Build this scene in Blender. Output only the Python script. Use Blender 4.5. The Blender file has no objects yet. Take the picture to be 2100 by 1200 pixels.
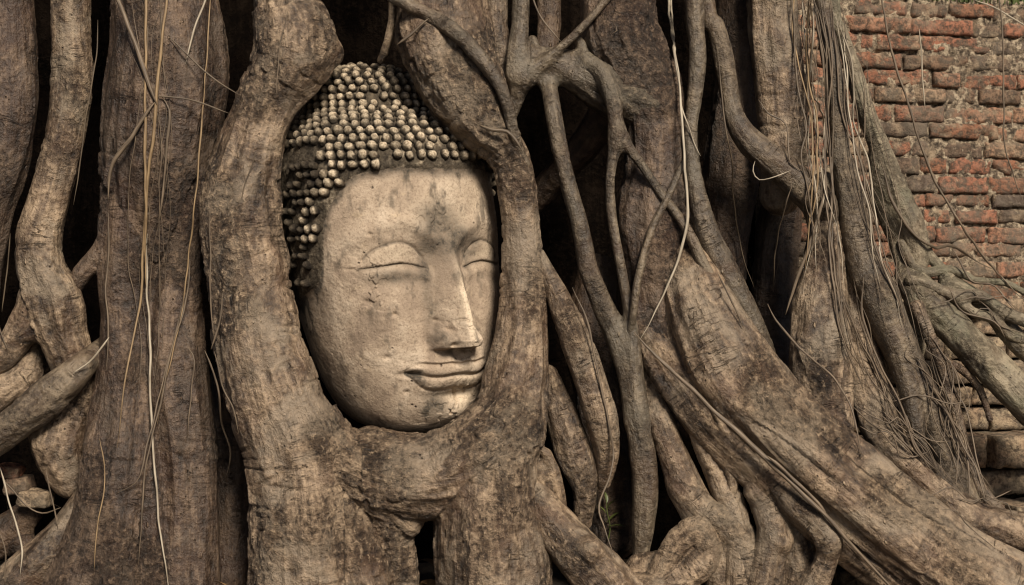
import bpy, math, random
import numpy as np
from mathutils import Vector

random.seed(7)
S = bpy.context.scene
COL = S.collection

# ------------------------------------------------------------------ camera, sky, sun, exposure
CAM_D = 3.0                      # metres from the lens to the reference plane through the statue
cam = bpy.data.cameras.new("camera")
cam.sensor_width = 36.0
cam.lens = 36.0 * CAM_D / 2.1    # the frame is 2.1 m wide on the reference plane
cam.clip_end = 2000
cam_ob = bpy.data.objects.new("camera", cam)
cam_ob.location = (0, -CAM_D, 0)
cam_ob.rotation_euler = (math.radians(90), 0, 0)
COL.objects.link(cam_ob)
S.camera = cam_ob

SUN_EL, SUN_AZ = math.radians(36), math.radians(20)   # azimuth measured from the camera side towards the right
world = bpy.data.worlds.new("World")
S.world = world
world.use_nodes = True
wn = world.node_tree
bg = wn.nodes["Background"]
sky = wn.nodes.new("ShaderNodeTexSky")
sky.sky_type = 'NISHITA'
sky.sun_disc = False
sky.sun_elevation = SUN_EL
sky.sun_rotation = math.pi - SUN_AZ
sky.air_density = 0.7
sky.dust_density = 1.5
sky.ozone_density = 0.2
wn.links.new(sky.outputs[0], bg.inputs[0])
bg.inputs[1].default_value = 0.05
sun = bpy.data.lights.new("sun", 'SUN')
sun.energy = 5.0
sun.angle = math.radians(16)
sun.color = (1.0, 0.89, 0.745)
sun_ob = bpy.data.objects.new("sun", sun)
sdir = Vector((math.sin(SUN_AZ) * math.cos(SUN_EL), -math.cos(SUN_AZ) * math.cos(SUN_EL), math.sin(SUN_EL)))
sun_ob.rotation_euler = sdir.to_track_quat('Z', 'Y').to_euler()
COL.objects.link(sun_ob)
S.view_settings.view_transform = 'Standard'
S.view_settings.look = 'None'
S.view_settings.exposure = 0.20
S.view_settings.gamma = 1.0
S.render.engine = 'CYCLES'
S.cycles.filter_width = 1.2
S.cycles.max_bounces = 5

GROUND_Z = -0.66

# ------------------------------------------------------------------ numeric helpers
_rng = np.random.RandomState(11)
_perm = _rng.permutation(256).astype(np.int32)
_perm = np.concatenate([_perm, _perm, _perm])
_grad = _rng.normal(size=(256, 3)).astype(np.float32)
_grad /= np.linalg.norm(_grad, axis=1)[:, None]


def pnoise(p):
    p = np.asarray(p, np.float32)
    i = np.floor(p).astype(np.int32)
    f = p - i
    i &= 255
    u = f * f * f * (f * (f * 6 - 15) + 10)
    out = 0
    for dx in (0, 1):
        wx = u[:, 0] if dx else 1 - u[:, 0]
        ax = _perm[(i[:, 0] + dx) & 255]
        for dy in (0, 1):
            wy = wx * (u[:, 1] if dy else 1 - u[:, 1])
            ay = _perm[ax + ((i[:, 1] + dy) & 255)]
            for dz in (0, 1):
                w = wy * (u[:, 2] if dz else 1 - u[:, 2])
                g = _grad[_perm[ay + ((i[:, 2] + dz) & 255)]]
                out = out + w * (g[:, 0] * (f[:, 0] - dx) + g[:, 1] * (f[:, 1] - dy) + g[:, 2] * (f[:, 2] - dz))
    return out * 1.6


def fbm(p, octv=3, gain=0.5):
    p = np.asarray(p, np.float32)
    a, s, out = 1.0, 0.0, 0
    for _ in range(octv):
        out = out + a * pnoise(p)
        s += a
        p = p * 2.03 + 17.3
        a *= gain
    return out / s


def sstep(a, b, x):
    t = np.clip((x - a) / (b - a), 0, 1)
    return t * t * (3 - 2 * t)


def gau(x, s):
    return np.exp(-0.5 * (x / s) ** 2)


def catmull(pts, step):
    """smooth dense polyline through control rows (any number of columns)"""
    P = np.array(pts, np.float64)
    if len(P) < 3:
        n = max(2, int(np.linalg.norm(P[1, :3] - P[0, :3]) / step) + 1) if len(P) == 2 else 1
        return P if len(P) == 1 else P[0] + (P[1] - P[0]) * np.linspace(0, 1, n + 1)[:, None]
    Q = np.vstack([2 * P[0] - P[1], P, 2 * P[-1] - P[-2]])
    out = []
    for i in range(1, len(Q) - 2):
        n = max(1, int(np.linalg.norm(Q[i + 1, :3] - Q[i, :3]) / step))
        t = np.linspace(0, 1, n, endpoint=False)[:, None]
        a, b, c, d = Q[i - 1], Q[i], Q[i + 1], Q[i + 2]
        out.append(0.5 * (2 * b + (c - a) * t + (2 * a - 5 * b + 4 * c - d) * t ** 2 + (3 * b - a - 3 * c + d) * t ** 3))
    out.append(P[-1:])
    return np.vstack(out)


def at(px, py, d):
    """a point seen at photo position (px, py), d millimetres behind the reference plane"""
    k = (CAM_D + d / 1000.0) / CAM_D
    return ((px - 1050) / 1000.0 * k, d / 1000.0, (600 - py) / 1000.0 * k)


def world_rows(rows):
    out = []
    for (x, y, d, r) in rows:
        k = (CAM_D + d / 1000.0) / CAM_D
        X, Y, Z = at(x, y, d)
        out.append((X, Y, Z, r / 1000.0 * k))
    return out


# ------------------------------------------------------------------ mesh helpers
def mesh_obj(name, V, F, mat, parent=None, attrs=None, smooth=True, offset=None):
    V = np.asarray(V, np.float32)
    if offset is not None:
        V = V - np.array(offset, np.float32)
    me = bpy.data.meshes.new(name)
    if isinstance(F, np.ndarray):
        n, k = F.shape
        me.vertices.add(len(V))
        me.vertices.foreach_set("co", V.ravel())
        me.loops.add(n * k)
        me.loops.foreach_set("vertex_index", F.astype(np.int32).ravel())
        me.polygons.add(n)
        me.polygons.foreach_set("loop_start", np.arange(0, n * k, k, dtype=np.int32))
        me.polygons.foreach_set("loop_total", np.full(n, k, np.int32))
        me.update(calc_edges=True)
        me.validate()
    else:
        me.from_pydata([tuple(v) for v in V], [], F)
        me.update()
    if smooth:
        me.polygons.foreach_set("use_smooth", np.ones(len(me.polygons), bool))
    for an, av in (attrs or {}).items():
        av = np.asarray(av, np.float32)
        if av.ndim == 1:
            a = me.attributes.new(an, 'FLOAT', 'POINT')
            a.data.foreach_set("value", av)
        else:
            a = me.attributes.new(an, 'FLOAT_VECTOR', 'POINT')
            a.data.foreach_set("vector", av.ravel())
    me.materials.append(mat)
    ob = bpy.data.objects.new(name, me)
    COL.objects.link(ob)
    if parent is not None:
        ob.parent = parent
    return ob


def tag(o, label=None, cat=None, group=None, kind=None):
    if label:
        o["label"] = label
    if cat:
        o["category"] = cat
    if group:
        o["group"] = group
    if kind:
        o["kind"] = kind
    return o


def empty(name, loc):
    o = bpy.data.objects.new(name, None)
    o.location = loc
    o.empty_display_size = 0.1
    COL.objects.link(o)
    return o


def vnormals(V, F):
    n = np.zeros_like(V)
    a, b, c, d = (V[F[:, i]] for i in range(4))
    fn = np.cross(c - a, d - b)
    for i in range(4):
        for ax in range(3):
            n[:, ax] += np.bincount(F[:, i], fn[:, ax], len(V))
    return n / (np.linalg.norm(n, axis=1)[:, None] + 1e-12)


def surface_nets(D, org, vox):
    ins = D < 0
    nx, ny, nz = D.shape
    c = np.zeros((nx - 1, ny - 1, nz - 1), np.uint8)
    corners = [(i, j, k) for i in (0, 1) for j in (0, 1) for k in (0, 1)]
    for (i, j, k) in corners:
        c += ins[i:nx - 1 + i, j:ny - 1 + j, k:nz - 1 + k]
    act = (c > 0) & (c < 8)
    idx = np.argwhere(act)
    vid = np.full(act.shape, -1, np.int32)
    vid[act] = np.arange(len(idx))
    vals = [D[idx[:, 0] + i, idx[:, 1] + j, idx[:, 2] + k] for (i, j, k) in corners]
    acc = np.zeros((len(idx), 3), np.float32)
    cnt = np.zeros(len(idx), np.float32)
    for a in range(8):
        for b in range(a + 1, 8):
            ca, cb = np.array(corners[a]), np.array(corners[b])
            if np.abs(ca - cb).sum() != 1:
                continue
            va, vb = vals[a], vals[b]
            m = (va < 0) != (vb < 0)
            t = np.where(m, va / np.where(m, va - vb, 1), 0)
            acc += m[:, None] * (ca[None] + t[:, None] * (cb - ca)[None])
            cnt += m
    V = (idx + acc / cnt[:, None]) * vox + org
    F = []
    for ax in range(3):
        o1, o2 = [(1, 2), (2, 0), (0, 1)][ax]
        sl0 = [slice(1, -1)] * 3
        sl1 = [slice(1, -1)] * 3
        sl0[ax] = slice(0, -1)
        sl1[ax] = slice(1, None)
        a, b = ins[tuple(sl0)], ins[tuple(sl1)]
        for flip, m in ((False, a & ~b), (True, ~a & b)):
            e = np.argwhere(m)
            if not len(e):
                continue
            off = np.ones(3, int)
            off[ax] = 0
            e = e + off
            q = []
            for (da, db) in ((-1, -1), (0, -1), (0, 0), (-1, 0)):
                g = e.copy()
                g[:, o1] += da
                g[:, o2] += db
                q.append(vid[g[:, 0], g[:, 1], g[:, 2]])
            q = np.stack(q, 1)
            F.append(q[:, ::-1] if flip else q)
    return V.astype(np.float32), np.vstack(F).astype(np.int32)


def sdf_mesh(strokes, vox=0.004, k=0.02, flat=1.0):
    """smooth union of tapering limbs -> verts, faces, fibre coords, local radius. strokes: world rows (x,y,z,r)"""
    lim = [catmull(s, 0.022) for s in strokes]
    allp = np.vstack(lim)
    pad = k + 4 * vox
    lo = (allp[:, :3] - allp[:, 3:4]).min(0) - pad
    hi = (allp[:, :3] + allp[:, 3:4]).max(0) + pad
    lo[2] = max(lo[2], -0.80)
    hi[2] = min(hi[2], 1.25)
    lo[0] = max(lo[0], -1.6)
    hi[0] = min(hi[0], 1.6)
    n = np.ceil((hi - lo) / vox).astype(int) + 1
    BIG = 1.0
    D = np.full(n, BIG, np.float32)
    ax = [lo[i] + np.arange(n[i]) * vox for i in range(3)]
    for L in lim:
        E = np.full(n, BIG, np.float32)
        segs = [(L[i], L[i + 1]) for i in range(len(L) - 1)] if len(L) > 1 else [(L[0], L[0])]
        for A, B in segs:
            r = max(A[3], B[3]) + pad
            mn = np.minimum(A[:3], B[:3]) - r
            mx = np.maximum(A[:3], B[:3]) + r
            i0 = np.clip(np.floor((mn - lo) / vox).astype(int), 0, n)
            i1 = np.clip(np.ceil((mx - lo) / vox).astype(int) + 1, 0, n)
            if (i1 <= i0).any():
                continue
            gx = ax[0][i0[0]:i1[0], None, None] - A[0]
            gy = ax[1][None, i0[1]:i1[1], None] - A[1]
            gz = ax[2][None, None, i0[2]:i1[2]] - A[2]
            d = B[:3] - A[:3]
            dd = float(d @ d) + 1e-12
            t = np.clip((gx * d[0] + gy * d[1] + gz * d[2]) / dd, 0, 1)
            dist = np.sqrt((gx - t * d[0]) ** 2 + (gy - t * d[1]) ** 2 + (gz - t * d[2]) ** 2) - (A[3] + t * (B[3] - A[3]))
            sub = E[i0[0]:i1[0], i0[1]:i1[1], i0[2]:i1[2]]
            np.minimum(sub, dist.astype(np.float32), out=sub)
        h = np.clip(0.5 + 0.5 * (E - D) / k, 0, 1)
        D = E * (1 - h) + D * h - k * h * (1 - h)
    V, F = surface_nets(D, lo.astype(np.float32), np.float32(vox))
    # fibre coordinates from the nearest limb
    best = np.full(len(V), 1e9)
    fib = np.zeros((len(V), 3), np.float32)
    rad = np.zeros(len(V), np.float32)
    s_off = 0.0
    for L in lim:
        if len(L) < 2:
            s_off += 1.0
            continue
        for i in range(len(L) - 1):
            A, B = L[i], L[i + 1]
            d = B[:3] - A[:3]
            ln = np.linalg.norm(d) + 1e-9
            r = max(A[3], B[3]) + 0.06
            m = ((V > np.minimum(A[:3], B[:3]) - r) & (V < np.maximum(A[:3], B[:3]) + r)).all(1)
            ii = np.nonzero(m)[0]
            if len(ii):
                g = V[ii] - A[:3]
                t = np.clip(g @ d / ln ** 2, 0, 1)
                off = g - t[:, None] * d
                rr = A[3] + t * (B[3] - A[3])
                dist = np.linalg.norm(off, axis=1) - rr
                up = dist < best[ii]
                j = ii[up]
                best[j] = dist[up]
                tn = d / ln
                u1 = np.cross(tn, (0, 1, 0))
                u1 /= np.linalg.norm(u1) + 1e-9
                u2 = np.cross(u1, tn)
                fib[j, 0] = off[up] @ u1
                fib[j, 1] = off[up] @ u2
                fib[j, 2] = s_off + t[up] * ln
                rad[j] = rr[up]
            s_off += ln
        s_off += 0.77
    return V, F, fib, rad


def bark_displace(V, F, fib, rad, seed=0.0, wrinkle=1.0, rough=1.0, lump=1.0):
    """returns moved vertices and a 0..1 mask of where the bark is crusty"""
    N = vnormals(V, F)
    r = np.clip(rad, 0.012, 0.13)
    q = np.stack([fib[:, 0] / (1.0 * r), fib[:, 1] / (1.0 * r), fib[:, 2] / (4.2 * r.mean())], 1) + seed
    disp = lump * 0.13 * r * fbm(q, 2)
    big = sstep(0.02, 0.06, r)
    # sinews running along the root
    q = np.stack([fib[:, 0] / 0.042, fib[:, 1] / 0.042, fib[:, 2] / 0.34], 1) + seed * 2 + 5
    disp += 0.0075 * big * (0.4 - np.abs(pnoise(q)) * 1.6)
    crust = sstep(0.0, 0.35, pnoise(V / 0.15 + 23 + seed) + 0.5 * (rough - 1)) * np.minimum(1, r / 0.05)
    disp += 0.0030 * np.minimum(1, r / 0.04) * fbm(V / 0.06 + seed + 31, 2)
    # cross folds, in bands
    m = sstep(0.0, 0.45, pnoise(V / 0.19 + 9 + seed) + 0.2 * (wrinkle - 1))
    q = np.stack([fib[:, 0] / 0.17, fib[:, 1] / 0.17, fib[:, 2] / 0.034], 1) + seed + 13
    w = np.abs(pnoise(q))
    disp -= wrinkle * 0.0030 * np.minimum(1, r / 0.05) * m * (1 - sstep(0.0, 0.17, w))
    # flaking crust with torn edges
    fk = fbm(np.stack([fib[:, 0] / 0.026, fib[:, 1] / 0.026, fib[:, 2] / 0.045], 1) + 57 + seed, 3, 0.55)
    disp += rough * 0.0019 * crust * (sstep(0.02, 0.12, fk) - 0.8 * sstep(-0.06, -0.16, fk))
    disp += rough * crust * 0.0012 * fbm(V / 0.014 + 3 + seed, 2, 0.6)
    return V + N * disp[:, None].astype(np.float32), crust


def tube(rows, ring=8, step=0.012, wob=0.0, seed=0.0, taper=False):
    L = catmull(rows, step)
    P, R = L[:, :3], L[:, 3].copy()
    n = len(P)
    if taper:
        tt = np.linspace(0, 1, n)
        R = R * (0.25 + 0.75 * np.clip(np.minimum(tt / 0.12, (1 - tt) / 0.18), 0, 1))
    s = np.cumsum(np.r_[0, np.linalg.norm(np.diff(P, axis=0), axis=1)])
    if wob:
        q = np.stack([s / 0.06, np.full(n, seed * 7.1), np.full(n, seed)], 1)
        P = P + wob * np.stack([pnoise(q), 0.5 * pnoise(q + 40), pnoise(q + 80)], 1)
        R = R * (1 + 0.25 * pnoise(q * 1.7 + 11))
    T = np.gradient(P, axis=0)
    T /= np.linalg.norm(T, axis=1)[:, None] + 1e-9
    u = np.cross(T, (0, 1, 0.03))
    u /= np.linalg.norm(u, axis=1)[:, None] + 1e-9
    w = np.cross(u, T)
    a = np.linspace(0, 2 * np.pi, ring, endpoint=False)
    V = P[:, None] + R[:, None, None] * (np.cos(a)[None, :, None] * u[:, None] + np.sin(a)[None, :, None] * w[:, None])
    fib = np.stack(np.broadcast_arrays(R[:, None] * np.cos(a), R[:, None] * np.sin(a), s[:, None]), 2)
    V = V.reshape(-1, 3)
    i = np.arange(n - 1)[:, None] * ring
    j = np.arange(ring)[None]
    jn = (j + 1) % ring
    F = np.stack([i + j, i + jn, i + ring + jn, i + ring + j], 2).reshape(-1, 4)
    # close both ends with collapsed rings
    V = np.vstack([V, P[0] - T[0] * R[0] * 0.4, P[-1] + T[-1] * R[-1] * 0.4])
    a0, a1 = len(V) - 2, len(V) - 1
    b = (n - 1) * ring
    jj = np.arange(0, ring, 2)
    cap0 = np.stack([jj, np.full_like(jj, a0), (jj + 2) % ring, jj + 1], 1)
    cap1 = np.stack([b + jj, b + jj + 1, b + (jj + 2) % ring, np.full_like(jj, a1)], 1)
    F = np.vstack([F[:, ::-1], cap0[:, ::-1], cap1[:, ::-1]])
    fib = np.vstack([fib.reshape(-1, 3), [[0, 0, 0]], [[0, 0, s[-1]]]])
    return V.astype(np.float32), F.astype(np.int32), fib.astype(np.float32)


# ------------------------------------------------------------------ depth of what is already built, as the lens sees it
DW, DH, DS = 720, 420, 3       # 3 photo pixels a cell; covers a margin round the frame
DOX, DOY = -30, -30
DEPTH = np.full((DH, DW), 900.0, np.float32)


def splat(V):
    d = V[:, 1] * 1000
    k = CAM_D / (CAM_D + V[:, 1])
    ix = ((1050 + V[:, 0] * 1000 * k - DOX) / DS).astype(int)
    iy = ((600 - V[:, 2] * 1000 * k - DOY) / DS).astype(int)
    for ox in (-1, 0, 1):
        for oy in (-1, 0, 1):
            x, y = ix + ox, iy + oy
            m = (x >= 0) & (x < DW) & (y >= 0) & (y < DH)
            np.minimum.at(DEPTH, (y[m], x[m]), d[m])


def drape(pts, step=10.0, win=9, lift=1.0):
    """(px, py, r[, d]) -> world rows lying on whatever is nearest the lens, bridging hollows"""
    rows = [(p[0], p[1], 0.0, p[2]) for p in pts]
    L = catmull(rows, step)
    d = []
    for x, y, _, r in L:
        ix = int(np.clip((x - DOX) / DS, 1, DW - 2))
        iy = int(np.clip((y - DOY) / DS, 1, DH - 2))
        d.append(DEPTH[iy - 1:iy + 2, ix - 1:ix + 2].min())
    d = np.array(d)
    n = len(d)
    e = np.array([d[max(0, i - win):i + win + 1].min() for i in range(n)])
    e = np.array([e[max(0, i - win):i + win + 1].mean() for i in range(n)])
    e = np.minimum(e, 420)
    rows = [(L[i, 0], L[i, 1], e[i] - lift * L[i, 3] * 0.7, L[i, 3]) for i in range(n)]
    return world_rows(rows)


# ------------------------------------------------------------------ materials
def new_mat(name):
    m = bpy.data.materials.new(name)
    m.use_nodes = True
    nt = m.node_tree
    b = nt.nodes["Principled BSDF"]
    return m, nt, b


class NB:
    """tiny node builder"""
    def __init__(s, nt):
        s.nt = nt

    def n(s, typ, **kw):
        o = s.nt.nodes.new(typ)
        for k, v in kw.items():
            if hasattr(o, k) and not k[0].isupper():
                setattr(o, k, v)
        return o

    def link(s, a, b):
        s.nt.links.new(a, b)

    def noise(s, vec, scale, detail=4, rough=0.55, dist=0.0):
        o = s.n("ShaderNodeTexNoise")
        o.inputs["Scale"].default_value = scale
        o.inputs["Detail"].default_value = detail
        o.inputs["Roughness"].default_value = rough
        o.inputs["Distortion"].default_value = dist
        if vec is not None:
            s.link(vec, o.inputs["Vector"])
        return o.outputs["Fac"]

    def vor(s, vec, scale, feature='F1', rand=1.0):
        o = s.n("ShaderNodeTexVoronoi", feature=feature)
        o.inputs["Scale"].default_value = scale
        o.inputs["Randomness"].default_value = rand
        s.link(vec, o.inputs["Vector"])
        return o

    def vmul(s, vec, xyz):
        o = s.n("ShaderNodeVectorMath", operation='MULTIPLY')
        s.link(vec, o.inputs[0])
        o.inputs[1].default_value = xyz
        return o.outputs[0]

    def vadd(s, a, b):
        o = s.n("ShaderNodeVectorMath", operation='ADD')
        s.link(a, o.inputs[0])
        s.link(b, o.inputs[1])
        return o.outputs[0]

    def math(s, op, a, b=None, c=None):
        o = s.n("ShaderNodeMath", operation=op)
        for i, v in enumerate((a, b, c)):
            if v is None:
                continue
            if isinstance(v, (int, float)):
                o.inputs[i].default_value = v
            else:
                s.link(v, o.inputs[i])
        return o.outputs[0]

    def ramp(s, fac, stops):
        o = s.n("ShaderNodeValToRGB")
        el = o.color_ramp.elements
        while len(el) < len(stops):
            el.new(0.5)
        for e, (p, c) in zip(el, stops):
            e.position = p
            e.color = (c[0], c[1], c[2], 1) if not isinstance(c, (int, float)) else (c, c, c, 1)
        s.link(fac, o.inputs[0])
        return o.outputs[0]

    def mix(s, fac, a, b, blend='MIX'):
        o = s.n("ShaderNodeMix", data_type='RGBA', blend_type=blend)
        for sock, v in ((o.inputs[0], fac), (o.inputs[6], a), (o.inputs[7], b)):
            if isinstance(v, (int, float)):
                sock.default_value = v
            elif isinstance(v, tuple):
                sock.default_value = (*v, 1)
            else:
                s.link(v, sock)
        return o.outputs[2]

    def attr(s, name):
        o = s.n("ShaderNodeAttribute", attribute_name=name)
        return o

    def bump(s, h, strength, dist, nrm=None):
        o = s.n("ShaderNodeBump")
        o.inputs["Strength"].default_value = strength
        o.inputs["Distance"].default_value = dist
        s.link(h, o.inputs["Height"])
        if nrm is not None:
            s.link(nrm, o.inputs["Normal"])
        return o.outputs[0]


def bark_material(name, dark, mid, light, grey, patch_amt=0.5, bump=1.0, rough=0.48, spec=0.5):
    m, nt, b = new_mat(name)
    B = NB(nt)
    obj = B.n("ShaderNodeTexCoord").outputs["Object"]
    fib = B.attr("fiber").outputs["Vector"]
    crust = B.attr("crust").outputs["Fac"]
    broad = B.noise(B.vmul(fib, (13, 13, 4)), 1.0, 5, 0.62, 0.6)
    patch = B.noise(obj, 7.5, 6, 0.66, 0.5)
    blot = B.noise(obj, 30, 5, 0.62, 0.3)
    speck = B.noise(obj, 85, 5, 0.68, 0.2)
    grit = B.noise(obj, 230, 3, 0.7)
    strand = B.noise(B.vmul(fib, (95, 95, 7)), 1.0, 5, 0.6, 0.25)
    wrink = B.noise(B.vmul(fib, (7, 7, 58)), 1.0, 4, 0.6, 0.5)
    fac = B.math('ADD', B.math('MULTIPLY', broad, 0.42), B.math('MULTIPLY', blot, 0.22))
    fac = B.math('ADD', fac, B.math('MULTIPLY', strand, 0.18))
    fac = B.math('ADD', fac, B.math('MULTIPLY', speck, 0.18))
    col = B.ramp(fac, [(0.40, dark), (0.49, mid), (0.575, light)])
    # silvery worn skin and reddish new skin in broad patches
    col = B.mix(B.math('MULTIPLY', B.ramp(patch, [(0.50, 0.0), (0.60, 1.0)]), patch_amt), col, grey)
    col = B.mix(B.math('MULTIPLY', B.ramp(patch, [(0.36, 1.0), (0.45, 0.0)]), 0.45), col, (mid[0] * 0.85, mid[1] * 0.66, mid[2] * 0.58))
    oi = B.n('ShaderNodeObjectInfo').outputs['Random']
    col = B.mix(1.0, col, B.ramp(oi, [(0.0, (0.92, 0.91, 0.92)), (0.35, (1.0, 0.97, 0.94)), (0.7, (0.96, 0.97, 0.98)), (1.0, (1.12, 1.07, 1.0))]), 'MULTIPLY')
    # damp dark runs and lichen stains
    st = B.noise(B.vmul(fib, (22, 22, 6)), 1.0, 5, 0.7, 0.8)
    col = B.mix(B.ramp(st, [(0.57, 0.0), (0.69, 0.55)]), col, tuple(c * 0.8 for c in dark))
    # fine grime of the crust: dark pits, pale flecks
    col = B.mix(B.math('MULTIPLY', B.ramp(speck, [(0.38, 1.0), (0.46, 0.0)]), B.math('MULTIPLY_ADD', crust, 0.45, 0.22)), col, dark)
    col = B.mix(B.math('MULTIPLY', B.ramp(speck, [(0.55, 0.0), (0.64, 1.0)]), B.math('MULTIPLY_ADD', crust, 0.5, 0.16)), col, tuple(min(1, c * 1.3) for c in light))
    v = B.vor(obj, 70)
    pits = B.math('MULTIPLY', B.ramp(v.outputs["Distance"], [(0.08, 1.0), (0.18, 0.0)]), B.ramp(blot, [(0.56, 0.0), (0.62, 1.0)]))
    col = B.mix(B.math('MULTIPLY', pits, 0.75), col, tuple(c * 0.4 for c in dark))
    wart = B.vor(B.vadd(obj, B.vmul(fib, (0, 0, 0.6))), 55)
    wm = B.math('MULTIPLY', B.ramp(wart.outputs["Distance"], [(0.08, 1.0), (0.17, 0.0)]), B.ramp(B.noise(obj, 14, 3), [(0.55, 0.0), (0.63, 1.0)]))
    col = B.mix(B.math('MULTIPLY', wm, 0.6), col, tuple(min(1, c * 1.5) for c in light))
    # thin dark cross cracks that come and go
    cr = B.math('ABSOLUTE', B.math('SUBTRACT', wrink, 0.5))
    cm = B.math('MULTIPLY', B.ramp(cr, [(0.003, 1.0), (0.013, 0.0)]), B.ramp(B.noise(obj, 11, 3), [(0.55, 0.0), (0.62, 1.0)]))
    col = B.mix(B.math('MULTIPLY', cm, 0.5), col, tuple(c * 0.5 for c in dark))
    b.inputs["Roughness"].default_value = rough
    b.inputs["Specular IOR Level"].default_value = spec
    nt.links.new(col, b.inputs["Base Color"])
    n1 = B.bump(blot, 0.8 * bump, 0.012)
    n2 = B.bump(strand, 0.8 * bump, 0.0055, n1)
    n3 = B.bump(B.math('MULTIPLY', speck, B.math('MULTIPLY_ADD', crust, 2.4, 0.7)), 0.9 * bump, 0.009, n2)
    n4 = B.bump(grit, 0.6 * bump, 0.0022, n3)
    n5 = B.bump(B.math('SUBTRACT', wm, B.math('ADD', pits, cm)), 1.0 * bump, 0.005, n4)
    nt.links.new(n5, b.inputs["Normal"])
    return m


BARK = bark_material("fig_bark", (0.018, 0.011, 0.007), (0.112, 0.077, 0.049), (0.345, 0.256, 0.170), (0.245, 0.196, 0.140), 0.75)
BARK_BR = bark_material("brown_bark", (0.013, 0.008, 0.005), (0.058, 0.037, 0.025), (0.175, 0.122, 0.082), (0.105, 0.078, 0.056), 0.6)
BARK_DK = bark_material("dark_bark", (0.014, 0.009, 0.006), (0.050, 0.031, 0.020), (0.115, 0.078, 0.050), (0.08, 0.058, 0.04), 0.5)  # darker bark tone for roots set back in the hollows
BARK_LT = bark_material("smooth_bark", (0.024, 0.017, 0.011), (0.080, 0.059, 0.039), (0.190, 0.148, 0.100), (0.135, 0.113, 0.082), 0.6, 0.8, 0.48)
BARK_PALE = bark_material("pale_bark", (0.05, 0.038, 0.024), (0.135, 0.110, 0.072), (0.27, 0.225, 0.155), (0.150, 0.140, 0.092), 0.7, 0.8, 0.6)


def thread_material(name, a, c):
    m, nt, b = new_mat(name)
    B = NB(nt)
    fib = B.attr("fiber").outputs["Vector"]
    f = B.noise(B.vmul(fib, (300, 300, 25)), 1.0, 3, 0.6)
    nt.links.new(B.ramp(f, [(0.35, a), (0.65, c)]), b.inputs["Base Color"])
    b.inputs["Roughness"].default_value = 0.6
    nt.links.new(B.bump(f, 0.5, 0.002), b.inputs["Normal"])
    return m


TRUNK_SHADOW = bark_material("trunk_gap_shadow", (0.003, 0.0022, 0.0018), (0.008, 0.0055, 0.004), (0.02, 0.014, 0.010), (0.015, 0.010, 0.007), 0.5, 1.0, 0.95, 0.05)  # near-black trunk colour stands in for shadow in the root gaps


THREAD = thread_material("rootlet_skin", (0.060, 0.043, 0.028), (0.17, 0.125, 0.083))
THREAD_TAN = thread_material("rootlet_skin_tan", (0.15, 0.098, 0.050), (0.31, 0.215, 0.115))
THREAD_PALE = thread_material("rootlet_skin_pale", (0.22, 0.18, 0.13), (0.45, 0.39, 0.30))
THREAD_DK = thread_material("rootlet_skin_dark", (0.05, 0.035, 0.022), (0.13, 0.095, 0.06))


# ------------------------------------------------------------------ the ground and the brick wall
def simple_soil():
    m, nt, b = new_mat("soil")
    B = NB(nt)
    obj = B.n("ShaderNodeTexCoord").outputs["Object"]
    f = B.noise(obj, 9, 8, 0.7)
    g = B.noise(obj, 90, 4, 0.7)
    nt.links.new(B.ramp(B.math('ADD', B.math('MULTIPLY', f, .6), B.math('MULTIPLY', g, .4)),
                        [(0.35, (0.03, 0.021, 0.014)), (0.65, (0.13, 0.095, 0.062))]), b.inputs["Base Color"])
    nt.links.new(B.bump(g, 1.0, 0.01, B.bump(f, 1.0, 0.03)), b.inputs["Normal"])
    b.inputs["Roughness"].default_value = 0.9
    return m


def build_ground():
    xs = np.concatenate([[-300, -60, -15, -6], np.linspace(-3, 3, 150), [6, 15, 60, 300]])
    ys = np.concatenate([[-300, -60, -15, -6], np.linspace(-3, 2.5, 120), [6, 15, 60, 300]])
    X, Y = np.meshgrid(xs, ys, indexing='ij')
    Z = np.full_like(X, GROUND_Z)
    p = np.stack([X.ravel(), Y.ravel(), np.zeros(X.size)], 1)
    Z += (0.03 * fbm(p / 0.5, 3) + 0.006 * fbm(p / 0.05, 2)).reshape(X.shape) * (np.abs(X) < 5) * (np.abs(Y) < 5)
    n, m = X.shape
    i = np.arange(n - 1)[:, None] * m + np.arange(m - 1)[None]
    F = np.stack([i, i + m, i + m + 1, i + 1], 2).reshape(-1, 4)
    o = mesh_obj("ground", np.stack([X, Y, Z], 2).reshape(-1, 3), F, simple_soil())
    tag(o, kind="structure")
    splat_grid = np.stack([X, Y, Z], 2).reshape(-1, 3)
    return o


build_ground()


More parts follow.
